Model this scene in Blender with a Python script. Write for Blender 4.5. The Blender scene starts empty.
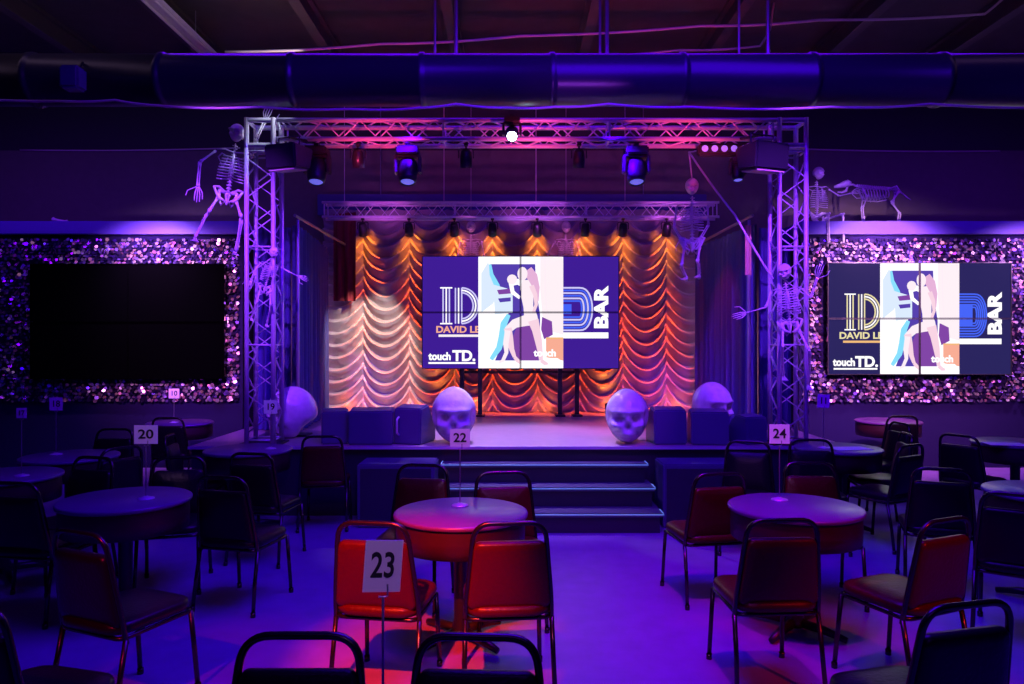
import bpy, bmesh, math, random
from mathutils import Vector, Matrix, Euler, noise
PI = math.pi
SC = bpy.context.scene
COL = SC.collection
F = 740.0
CZ = 1.75

def at(px, py, d):
    """world point seen at pixel (px, py) and distance d in front of the camera"""
    return Vector(((px - 512) / F * d, d, CZ - (py - 342) / F * d))

# ------------------------------------------------------------------ camera
cd = bpy.data.cameras.new('camera')
cam = bpy.data.objects.new('camera', cd)
COL.objects.link(cam)
cam.location = (0, 0, CZ)
cam.rotation_euler = (PI / 2, 0, 0)
cd.sensor_width = 36
cd.lens = F / 1024 * 36
cd.clip_start = .05
SC.camera = cam
# ------------------------------------------------------------------ world and exposure
w = bpy.data.worlds.new('world')
w.use_nodes = True
w.node_tree.nodes['Background'].inputs[0].default_value = (.25, .12, 1, 1)
w.node_tree.nodes['Background'].inputs[1].default_value = 0.004
SC.world = w
vs = SC.view_settings
vs.view_transform = 'Standard'
vs.look = 'None'
vs.exposure = 0.0
vs.gamma = 1
vs.use_curve_mapping = False
SC.cycles.sample_clamp_indirect = 3
SC.cycles.sample_clamp_direct = 20
SC.cycles.use_denoising = True
SC.cycles.max_bounces = 6
SC.cycles.transmission_bounces = 8

# ------------------------------------------------------------------ lights
def spot(name, loc, target, color, energy, angle, blend=.6, radius=.06, spec=1.0):
    l = bpy.data.lights.new(name, 'SPOT')
    l.color = color
    l.energy = energy
    l.spot_size = math.radians(angle)
    l.spot_blend = blend
    l.shadow_soft_size = radius
    l.specular_factor = spec
    o = bpy.data.objects.new(name, l)
    COL.objects.link(o)
    o.location = loc
    o.rotation_euler = (Vector(target) - Vector(loc)).to_track_quat('-Z', 'Y').to_euler()
    return o

def area(name, loc, target, color, energy, sx, sy, spec=1.0):
    l = bpy.data.lights.new(name, 'AREA')
    l.shape = 'RECTANGLE'
    l.size = sx
    l.size_y = sy
    l.color = color
    l.energy = energy
    l.specular_factor = spec
    o = bpy.data.objects.new(name, l)
    COL.objects.link(o)
    o.location = loc
    o.rotation_euler = (Vector(target) - Vector(loc)).to_track_quat('-Z', 'Y').to_euler()
    return o

BLUE = (.07, .0, 1)
VIOLET = (.30, .02, 1)
area('blue_house_light', (.8, 4.2, 5.2), (.6, 4.8, 0), BLUE, 400, 3.5, 3, .3)
area('violet_front_fill', (0, -1.5, 4.6), (0, 9, 2.2), (.20, .0, 1), 20, 3, .6)  # unseen fill added behind the camera for surfaces that face it
spot('card_fill_light', (.2, .4, 3.3), (.1, 4.6, 1.1), (.62, .20, 1), 90, 46, .5, .05)  # added fill without a fixture, brightens the number cards
for tx, ty, tz in ((-.345, 1.98, 1.15), (-.316, 4.5, 1.165), (1.684, 4.66, 1.17), (-2.325, 4.7, 1.16), (-2.25, 6.9, 1.14)):
    spot('card_fill_spot', (tx * .6, ty - 2.6, 2.9), (tx, ty, tz), (.85, .42, 1), 60 if ty < 6 else 30, 6, .5, .03)  # added narrow spots, one per card, only to make the cards brighter
spot('magenta_floor_light', (.8, 3.0, 5.1), (.95, 4.9, 0), (.75, .0, .8), 620, 42, 1, .1, .4)
spot('red_chair_light', (-1.0, .2, 4.2), (-.55, 3.6, .55), (1, .035, .012), 4600, 17, .8, .05)
spot('red_side_light', (3.2, .8, 3.9), (2.05, 3.6, .55), (1, .02, .01), 420, 20, .8, .05)
spot('red_low_light', (-2.2, .2, 3.6), (-1.62, 3.85, 0), (1, .01, .10), 380, 15, .9, .05)
spot('stage_wash_light', (-.2, 8.2, 3.9), (.1, 8.2, .7), (.44, .25, 1), 1250, 54, .7, .1)
spot('stage_pink_light', (1.6, 8.9, 3.7), (1.15, 9.0, .7), (1, .06, .45), 260, 36, .8, .1)
spot('white_key_light', (-1.6, 9.55, 3.38), (-2.22, 11.1, 1.30), (1, .84, .74), 420, 44, .5, .012)
spot('table_pink_fill', (-.25, 4.0, 4.9), (-.30, 4.36, .75), (1, .16, .62), 110, 14, .6, .04)  # added spot that tints the number 22 tabletop pink
for sx in (-1, 1):
    spot('skull_rim_light', (sx * .1, 9.9, 3.2), (sx * .87 + .18, 7.72, 1.1), (1, .75, 1), 120, 16, .6, .03)
for sx in (-1, 1):
    spot('tower_light', (sx * 2.3, 4.6, 4.6), (sx * 2.80, 7.6, 2.5), (.27, .04, 1), 1700, 34, .7, .05)
    spot('drape_light', (sx * .9, 7.4, 3.9), (sx * 2.75, 8.9, 2.2), (.07, .0, 1), 900, 40, .9, .05)
    spot('skull_light', (sx * 1.9, 5.4, 3.8), (sx * .87 + .18, 7.7, .95), (.34, .04, 1), 260, 22, .8, .04)
spot('panel_fill_light', (-4.9, 9.35, 3.2), (-4.9, 10.3, 2.5), (.66, .30, 1), 380, 120, 1, .03)  # these spots are added in mid-air, without fixtures, to light the sequins
spot('panel_fill_light', (5.1, 9.35, 3.2), (5.1, 10.3, 2.5), (.9, .42, 1), 520, 130, 1, .03)
spot('panel_fill_light', (7.2, 9.35, 3.2), (7.2, 10.3, 2.2), (.75, .32, 1), 340, 130, 1, .03)
spot('panel_side_light', (-3.6, 6.1, 3.3), (-4.3, 10.3, 1.8), (.95, .30, .9), 1200, 44, .9, .04)
spot('panel_side_light', (3.8, 6.1, 3.3), (5.2, 10.3, 1.5), (1, .34, .85), 2000, 50, .9, .04)
for sx in (-1, 1):
    spot('ledge_figure_fill', (sx * 4.0, 7.6, 4.35), (sx * 4.55, 10.6, 3.75), (.42, .14, 1), 260 if sx > 0 else 60, 20, .9, .03)  # added spots that brighten the figures on the ledge
    area('ledge_light', (sx * 6.2, 9.3, 4.3), (sx * 6.2, 10.25, 3.3), (.16, .0, 1), 26, 5, .1, .3)
area('blue_duct_light', (1, 7.35, 4.95), (1, 6.9, 4.2), (.12, 0, 1), 34, 9, .1)
spot('violet_duct_light', (.5, 5.6, 3.3), (.5, 6.8, 4.2), (.42, .05, 1), 26, 50, .9, .03)
for x in (-1.5, .2, 1.9):
    spot('red_beam_light', (x, 7.05, 3.35), (x, 7.66, 3.95), (1, .05, .20), 55, 96, .9, .03)
spot('red_drape_light', (1.7, 9.0, 3.4), (2.62, 9.4, 2.0), (1, .03, .15), 60, 50, .9, .03)
for x in (-1.8, .3, 2.2):
    spot('rear_truss_light', (x, 9.2, 3.0), (x, 9.95, 3.56), (.8, .12, 1), 60, 60, .9, .03)
spot('white_corner_light', (-2.0, 7.3, 4.5), (-2.65, 7.66, 3.75), (.75, .8, 1), 60, 34, .9, .03)
for x in (-.60, .79):
    spot('skeleton_fill_light', (x, 8.6, 3.45), (x, 10.78, 3.2), (1, .18, .9), 90, 16, .8, .03)  # added narrow spots that brighten the skeletons above the screen
spot('rear_wall_light', (2.3, 8.4, 3.4), (3.0, 11.3, 3.3), (1, .42, .35), 12, 90, .9, .1)
area('roof_fill_light', (-2.6, 7.7, 4.75), (-3.4, 8.3, 5.6), (1, .8, .85), 2.6, 1, .3, 0)  # unseen fill added to brighten the roof and the strip fitting
area('dim_wall_light', (-5.5, 6.5, 4.9), (-5.5, 11.4, 4.1), (.9, .55, 1), 4, 4, .5, 0)
area('dim_wall_light', (6.0, 6.5, 4.9), (6.0, 11.4, 4.1), (.8, .35, 1), 3, 4, .5, 0)

# ------------------------------------------------------------------ materials
def mat(name, color, rough=.5, metal=0, spec=.5, emit=None, strength=0, coat=0, bump=0, bscale=40, trans=0, vary=0):
    m = bpy.data.materials.new(name)
    m.use_nodes = True
    nt = m.node_tree
    b = nt.nodes['Principled BSDF']
    b.inputs['Base Color'].default_value = (*color, 1)
    b.inputs['Roughness'].default_value = rough
    b.inputs['Metallic'].default_value = metal
    b.inputs['Specular IOR Level'].default_value = spec
    b.inputs['Coat Weight'].default_value = coat
    b.inputs['Transmission Weight'].default_value = trans
    if emit:
        b.inputs['Emission Color'].default_value = (*emit, 1)
        b.inputs['Emission Strength'].default_value = strength
    if bump or vary:
        tc = nt.nodes.new('ShaderNodeTexCoord')
        n = nt.nodes.new('ShaderNodeTexNoise')
        n.inputs['Scale'].default_value = bscale
        n.inputs['Detail'].default_value = 4
        nt.links.new(tc.outputs['Object'], n.inputs['Vector'])
        if bump:
            bp = nt.nodes.new('ShaderNodeBump')
            bp.inputs['Strength'].default_value = bump
            bp.inputs['Distance'].default_value = .02
            nt.links.new(n.outputs['Fac'], bp.inputs['Height'])
            nt.links.new(bp.outputs['Normal'], b.inputs['Normal'])
        if vary:
            r = nt.nodes.new('ShaderNodeMix')
            r.data_type = 'RGBA'
            r.inputs[6].default_value = (*[c * (1 - vary) for c in color], 1)
            r.inputs[7].default_value = (*[min(1, c * (1 + vary)) for c in color], 1)
            nt.links.new(n.outputs['Fac'], r.inputs[0])
            nt.links.new(r.outputs[2], b.inputs['Base Color'])
    return m

M = {}
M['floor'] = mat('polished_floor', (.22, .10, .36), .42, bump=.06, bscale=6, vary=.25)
M['wall'] = mat('grey_wall', (.13, .115, .10), .8, bump=.1, bscale=9, vary=.15)
M['dark_wall'] = mat('dark_wall', (.03, .03, .035), .8, bump=.1, bscale=9)
M['ceiling'] = mat('roof_deck', (.05, .045, .045), .8, bump=.2, bscale=5, vary=.3)
M['joist'] = mat('roof_joist', (.07, .06, .06), .7, vary=.2)
M['ledge'] = mat('ledge_paint', (.14, .08, .50), .5, vary=.1)
M['backing'] = mat('panel_backing', (.012, .006, .05), .9, spec=.1)
M['black'] = mat('black_plastic', (.018, .018, .022), .42, bump=.05)
M['blackmetal'] = mat('black_metal', (.03, .03, .035), .35, .6)
M['gloss'] = mat('black_gloss', (.0008, .0008, .001), .05, spec=.3)
M['duct'] = mat('duct_skin', (.035, .035, .05), .33, .3, bump=.12, bscale=3)
M['pipe'] = mat('steel_pipe', (.35, .34, .36), .4, .8)
M['alu'] = mat('aluminium', (.80, .76, .84), .32, .5)
M['chrome'] = mat('chair_frame', (.07, .055, .06), .24, .9)
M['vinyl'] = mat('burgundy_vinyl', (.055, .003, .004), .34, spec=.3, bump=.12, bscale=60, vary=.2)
M['vinyl2'] = mat('shaded_vinyl', (.010, .006, .009), .32, spec=.3, bump=.12, bscale=60)  # the burgundy vinyl darkened to near black, shade put into the colour
M['tabletop'] = mat('table_laminate', (.13, .035, .19), .33, coat=.1, vary=.06, bscale=8)
M['apron'] = mat('table_apron', (.035, .006, .012), .45, vary=.2)
M['card'] = mat('white_card', (.85, .8, .85), .5, vary=.03)
M['ink'] = mat('black_ink', (.01, .01, .012), .6)
M['bone'] = mat('plastic_bone', (.75, .73, .70), .35, vary=.15, bscale=25)
M['skull'] = mat('clear_skull', (.74, .70, .86), .14, coat=.6, trans=.12, bump=.35, bscale=16, vary=.35)
M['stagefloor'] = mat('stage_boards', (.42, .34, .33), .28, bump=.05, bscale=12, vary=.2)
M['fascia'] = mat('stage_fascia', (.03, .03, .04), .35, bump=.05)
M['tread'] = mat('step_tread', (.10, .10, .13), .35, vary=.2)
M['nosing'] = mat('step_nosing_strip', (.5, .6, .6), .3, emit=(.12, .45, .75), strength=.32)
M['drape'] = mat('velvet_drape', (.06, .055, .22), .75, bump=.1, bscale=30)
M['reddrape'] = mat('red_cloth', (.22, .01, .02), .7, bump=.1, bscale=30)
M['satin'] = mat('champagne_satin', (.40, .33, .33), .30, .12, bump=.06, bscale=50, vary=.12)
M['rope'] = mat('pale_rope', (.6, .55, .6), .6)
M['cable'] = mat('pale_cable', (.55, .5, .45), .5)
M['cream'] = mat('cream_paint', (.55, .48, .36), .5, vary=.1)
M['speaker'] = mat('speaker_paint', (.08, .07, .17), .4, bump=.1, bscale=80)
M['grille'] = mat('speaker_grille', (.04, .04, .06), .45, .4, bump=.4, bscale=160)
M['orangelens'] = mat('orange_lens', (.8, .3, .1), .2, emit=(1, .22, .03), strength=6)
M['redlens'] = mat('red_lens', (.8, .1, .1), .2, emit=(1, .10, .12), strength=1.2)
M['bluelens'] = mat('blue_lens', (.3, .3, .9), .1, emit=(.2, .2, 1), strength=.6)
M['whitelens'] = mat('white_lens', (1, 1, 1), .1, emit=(.6, .88, 1), strength=14)
M['ribbon'] = mat('yellow_cloth', (.55, .42, .16), .7)
M['tube'] = mat('fluorescent_housing', (.72, .66, .66), .4, .2, vary=.15)

def screen_mat(name, col, s=1.0):
    return mat(name, (.001, .001, .0015), .12, spec=.25, emit=col, strength=s)

# ------------------------------------------------------------------ object helpers
def link(name, bm, m, parent=None, smooth=False, loc=None, rot=None):
    me = bpy.data.meshes.new(name)
    bmesh.ops.recalc_face_normals(bm, faces=bm.faces)
    bm.to_mesh(me)
    bm.free()
    for x in (m if isinstance(m, (list, tuple)) else [m]):
        me.materials.append(x)
    if smooth:
        for p in me.polygons:
            p.use_smooth = True
    o = bpy.data.objects.new(name, me)
    COL.objects.link(o)
    if parent:
        o.parent = parent
    if loc is not None:
        o.location = loc
    if rot is not None:
        o.rotation_euler = rot
    return o

def tag(o, label, cat, group=None, kind=None):
    o['label'] = label
    if cat:
        o['category'] = cat
    if group:
        o['group'] = group
    if kind:
        o['kind'] = kind
    return o

def thing(name, label, cat, loc=(0, 0, 0), rot=(0, 0, 0), group=None, scale=1):
    o = bpy.data.objects.new(name, None)
    COL.objects.link(o)
    o.empty_display_size = .1
    o.location = loc
    o.rotation_euler = rot
    o.scale = (scale,) * 3
    return tag(o, label, cat, group)

def struct(name, bm, m, label, smooth=False):
    o = link(name, bm, m, smooth=smooth)
    o['kind'] = 'structure'
    o['label'] = label
    return o

def copy_tree(o, parent=None):
    c = o.copy()
    COL.objects.link(c)
    c.parent = parent
    for ch in o.children:
        copy_tree(ch, c)
    return c

def dup(o, loc, rotz, label, group=None, extra=None):
    c = copy_tree(o)
    c.location = loc
    c.rotation_euler = (0, 0, rotz)
    c['label'] = label
    if group:
        c['group'] = group
    return c

def box(bm, c, s, mtx=None, bev=0.0, mi=0):
    r = bmesh.ops.create_cube(bm, size=1)
    vs_ = r['verts']
    m = Matrix.Translation(Vector(c)) @ Matrix.Diagonal((*s, 1))
    if mtx:
        m = mtx @ m
    bmesh.ops.transform(bm, matrix=m, verts=vs_)
    if bev:
        es = list({e for v in vs_ for e in v.link_edges})
        bmesh.ops.bevel(bm, geom=es, offset=bev, segments=2, affect='EDGES')
    return bm

def tube(bm, pts, r, seg=8, closed=False, mi=0):
    pts = [Vector(p) for p in pts]
    n = len(pts)
    rr = r if isinstance(r, (list, tuple)) else [r] * n
    rings = []
    prev = None
    for i, p in enumerate(pts):
        if closed:
            t = pts[(i + 1) % n] - pts[i - 1]
        elif i == 0:
            t = pts[1] - pts[0]
        elif i == n - 1:
            t = pts[-1] - pts[-2]
        else:
            t = (pts[i + 1] - p).normalized() + (p - pts[i - 1]).normalized()
        if t.length < 1e-9:
            t = Vector((0, 0, 1))
        t.normalize()
        if prev is None:
            a = Vector((0, 0, 1)) if abs(t.z) < .9 else Vector((1, 0, 0))
            u = t.cross(a).normalized()
        else:
            u = (prev - t * prev.dot(t))
            u = u.normalized() if u.length > 1e-6 else t.orthogonal().normalized()
        prev = u
        v = t.cross(u)
        rings.append([bm.verts.new(p + rr[i] * (math.cos(2 * PI * k / seg) * u + math.sin(2 * PI * k / seg) * v)) for k in range(seg)])
    m = n if closed else n - 1
    for i in range(m):
        a, b = rings[i], rings[(i + 1) % n]
        for k in range(seg):
            f = bm.faces.new((a[k], a[(k + 1) % seg], b[(k + 1) % seg], b[k]))
            f.material_index = mi
    if not closed:
        for ring in (rings[0], rings[-1]):
            f = bm.faces.new(ring)
            f.material_index = mi
    return bm

def rounded(pts, rad, seg=5, closed=False):
    """polyline with its corners rounded"""
    pts = [Vector(p) for p in pts]
    out = []
    n = len(pts)
    for i, p in enumerate(pts):
        if not closed and i in (0, n - 1):
            out.append(p)
            continue
        a, b = pts[i - 1], pts[(i + 1) % n]
        da, db = (a - p), (b - p)
        r = min(rad, da.length * .49, db.length * .49)
        s, e = p + da.normalized() * r, p + db.normalized() * r
        for k in range(seg + 1):
            t = k / seg
            out.append(s * (1 - t) ** 2 + p * 2 * t * (1 - t) + e * t * t)
    return out

def lathe(bm, prof, seg=32, mtx=None):
    rings = []
    for r, z in prof:
        if r < 1e-6:
            rings.append([bm.verts.new((0, 0, z))])
        else:
            rings.append([bm.verts.new((r * math.cos(2 * PI * k / seg), r * math.sin(2 * PI * k / seg), z)) for k in range(seg)])
    for a, b in zip(rings, rings[1:]):
        for k in range(seg):
            k2 = (k + 1) % seg
            if len(a) == 1 and len(b) == 1:
                continue
            if len(a) == 1:
                bm.faces.new((a[0], b[k2], b[k]))
            elif len(b) == 1:
                bm.faces.new((a[k], a[k2], b[0]))
            else:
                bm.faces.new((a[k], a[k2], b[k2], b[k]))
    if mtx:
        bmesh.ops.transform(bm, matrix=mtx, verts=[v for r in rings for v in r])
    return bm

def pad(bm, outline, thick, rnd, mtx=None, dome=0.0):
    """cushion: a 2D outline given thickness in z with soft edges and a slight dome"""
    c = Vector((sum(p[0] for p in outline) / len(outline), sum(p[1] for p in outline) / len(outline), 0))
    h = thick / 2
    lay = []
    for k in range(5):
        a = -PI / 2 + PI * k / 4
        lay.append((rnd * (1 - math.cos(a)), h * math.sin(a)))
    lay = [(.45, -h - dome * .4, True)] + [(i, z, False) for i, z in lay] + [(.75, h + dome * .6, True), (.4, h + dome, True)]
    rings = []
    for ins, z, frac in lay:
        ring = []
        for p in outline:
            v = Vector((p[0], p[1], 0))
            d = v - c
            if frac:
                q = c + d * ins
            else:
                q = c + d * (1 - ins / max(d.length, 1e-6))
            ring.append(bm.verts.new((q.x, q.y, z)))
        rings.append(ring)
    n = len(outline)
    for a, b in zip(rings, rings[1:]):
        for k in range(n):
            bm.faces.new((a[k], a[(k + 1) % n], b[(k + 1) % n], b[k]))
    bm.faces.new(rings[0])
    bm.faces.new(rings[-1])
    if mtx:
        bmesh.ops.transform(bm, matrix=mtx, verts=[v for r in rings for v in r])
    return bm

def prism(bm, poly, x0, x1, mtx=None):
    """extrude a (y, z) polygon from x0 to x1"""
    a = [bm.verts.new((x0, p[0], p[1])) for p in poly]
    b = [bm.verts.new((x1, p[0], p[1])) for p in poly]
    n = len(poly)
    for k in range(n):
        bm.faces.new((a[k], a[(k + 1) % n], b[(k + 1) % n], b[k]))
    bm.faces.new(a)
    bm.faces.new(b)
    if mtx:
        bmesh.ops.transform(bm, matrix=mtx, verts=a + b)
    return bm

def text_bm(s, size, mtx, bold=0.0, depth=0.002, sx=1.0):
    cu = bpy.data.curves.new('lettering', 'FONT')
    cu.body = s
    cu.size = size
    cu.align_x = 'CENTER'
    cu.align_y = 'CENTER'
    cu.offset = bold
    cu.extrude = depth / 2
    cu.resolution_u = 4
    o = bpy.data.objects.new('lettering', cu)
    COL.objects.link(o)
    dg = bpy.context.evaluated_depsgraph_get()
    me = bpy.data.meshes.new_from_object(o.evaluated_get(dg))
    bm = bmesh.new()
    bm.from_mesh(me)
    bpy.data.objects.remove(o)
    bpy.data.curves.remove(cu)
    bpy.data.meshes.remove(me)
    bmesh.ops.transform(bm, matrix=mtx @ Matrix.Diagonal((sx, 1, 1, 1)), verts=bm.verts)
    return bm

NB = bmesh.new

# ------------------------------------------------------------------ room
WALL_Y = 11.4
CEIL = 5.6
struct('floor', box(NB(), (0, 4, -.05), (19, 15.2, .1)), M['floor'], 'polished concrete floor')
struct('wall_back', box(NB(), (0, WALL_Y + .1, 2.35), (19, .2, 4.7)), M['wall'], 'grey rear wall')
struct('wall_back_upper', box(NB(), (0, WALL_Y + .1, 5.17), (19, .2, .94)), M['dark_wall'], 'dark upper rear wall')
struct('wall_left', box(NB(), (-9.4, 4, 2.8), (.2, 15, 5.6)), M['dark_wall'], 'dark left wall')
struct('wall_right', box(NB(), (9.4, 4, 2.8), (.2, 15, 5.6)), M['dark_wall'], 'dark right wall')
struct('wall_front', box(NB(), (0, -3.6, 2.8), (19, .2, 5.6)), M['dark_wall'], 'dark wall behind the seats')
struct('ceiling', box(NB(), (0, 4, CEIL + .05), (19, 15.2, .1)), M['ceiling'], 'dark roof deck')
for i, x in enumerate((-7.2, -5.5, -3.9, -2.3, -.7, .9, 2.5, 4.0, 5.5, 7.2)):
    bm = NB()
    box(bm, (x, 4, CEIL - .02), (.14, 14.6, .04))
    box(bm, (x, 4, CEIL - .13), (.03, 14.6, .2))
    box(bm, (x, 4, CEIL - .24), (.12, 14.6, .03))
    struct('ceiling_joist', bm, M['joist'], 'dark steel roof joist')
# built-out boxes that carry the sparkling panels, with a ledge on top
LEDGE_Z = 3.42
PANEL_Y = 10.3
for sx, x0, x1 in ((-1, -9.2, -3.75), (1, 4.0, 9.2)):
    bm = NB()
    box(bm, ((x0 + x1) / 2, (PANEL_Y + WALL_Y) / 2, LEDGE_Z / 2 - .1), (x1 - x0, WALL_Y - PANEL_Y - .01, LEDGE_Z - .2))
    struct('wall_left_panel' if sx < 0 else 'wall_right_panel', bm, M['backing'], 'low wall built out beside the stage')
    bm = NB()
    box(bm, ((x0 + x1) / 2, (PANEL_Y + WALL_Y) / 2 - .05, LEDGE_Z - .09), (x1 - x0 + .02, WALL_Y - PANEL_Y + .08, .18), bev=.01)
    struct('trim_1' if sx < 0 else 'trim_2', bm, M['ledge'], 'painted ledge on top of the built-out wall')

# ------------------------------------------------------------------ sparkling sequin panels
def seq_mat(name, col, rough, metal):
    return mat(name, col, rough, metal)
SEQ = [seq_mat('sequin_silver', (.9, .82, .9), .22, .85), seq_mat('sequin_pink', (.95, .45, .65), .25, .85),
       seq_mat('sequin_violet', (.40, .25, .9), .25, .85), seq_mat('sequin_dark', (.05, .03, .10), .3, .8),
       seq_mat('sequin_rose', (.9, .6, .55), .25, .85)]
def sequins(x0, x1, z0, z1, holes, seed, label):
    rnd = random.Random(seed)
    bm = NB()
    step = .050
    nz = int((z1 - z0) / (step * .87))
    nx = int((x1 - x0) / step)
    for j in range(nz):
        for i in range(nx):
            x = x0 + (i + .5 + .5 * (j % 2)) * step + rnd.uniform(-.01, .01)
            z = z0 + (j + .5) * step * .87 + rnd.uniform(-.01, .01)
            if any(a < x < b and c < z < d for a, b, c, d in holes) or x > x1:
                continue
            r = step * rnd.uniform(.40, .62)
            # ruffled sheet: tilt follows a slow wave plus each disc's own swing
            tx = rnd.gauss(0, .42)
            tz = rnd.gauss(-.30, .40)
            m = Matrix.Translation((x, PANEL_Y - .045 - rnd.uniform(0, .02), z)) @ Euler((tz, 0, tx)).to_matrix().to_4x4()
            vs_ = [bm.verts.new(m @ Vector((r * math.cos(PI / 3 * k), 0, r * math.sin(PI / 3 * k)))) for k in range(6)]
            f = bm.faces.new(vs_)
            q = rnd.random()
            f.material_index = 0 if q < .24 else 1 if q < .38 else 2 if q < .52 else 4 if q < .60 else 3
    me = bpy.data.meshes.new('sequin_sheet')
    bm.to_mesh(me)
    bm.free()
    for m_ in SEQ:
        me.materials.append(m_)
    o = bpy.data.objects.new('sequin_sheet', me)
    COL.objects.link(o)
    tag(o, label, 'sequin wall', kind='stuff')
    return o
TVW, TVH = 2.66, 1.58
TVL = ((128.5 - 512) / F * 10.15, 2.03)   # centre x, centre z  (left screen)
TVR = ((918.5 - 512) / F * 10.15, 2.07)
def hole(c):
    return (c[0] - TVW / 2 + .05, c[0] + TVW / 2 - .05, c[1] - TVH / 2 + .05, c[1] + TVH / 2 - .05)
sequins(-9.1, -3.78, .92, 3.22, [hole(TVL)], 3, 'sparkling purple sequin wall around the switched-off screen')
sequins(4.03, 9.1, .92, 3.22, [hole(TVR)], 4, 'sparkling pink and violet sequin wall around the lit side screen')

# ------------------------------------------------------------------ video walls
SM = dict(
    navy=screen_mat('screen_navy', (.05, .012, .30), 1), navy2=screen_mat('screen_dark_navy', (.022, .018, .11), 1),
    white=screen_mat('screen_white', (1, .97, 1), 1.15), cyan=screen_mat('screen_cyan', (.25, .75, 1), 1),
    pale=screen_mat('screen_pale_blue', (.72, .84, 1), 1), indigo=screen_mat('screen_indigo', (.09, .05, .42), 1),
    skin=screen_mat('screen_skin', (.95, .66, .78), 1), skin2=screen_mat('screen_skin_light', (1, .86, .93), 1),
    hair=screen_mat('screen_hair', (.80, .45, .70), 1), plum=screen_mat('screen_plum', (.22, .06, .38), 1),
    gold=screen_mat('screen_gold', (.85, .75, .40), 1), blue=screen_mat('screen_blue', (.06, .13, .95), 1),
    lilac=screen_mat('screen_lilac', (.65, .6, 1), 1), orange=screen_mat('screen_orange', (.95, .42, .30), 1),
    amber=screen_mat('screen_amber', (.9, .5, .2), 1), pinkw=screen_mat('screen_pink_white', (1, .88, .93), 1))
SMK = list(SM)
SML = [SM[k] for k in SMK]

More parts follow.
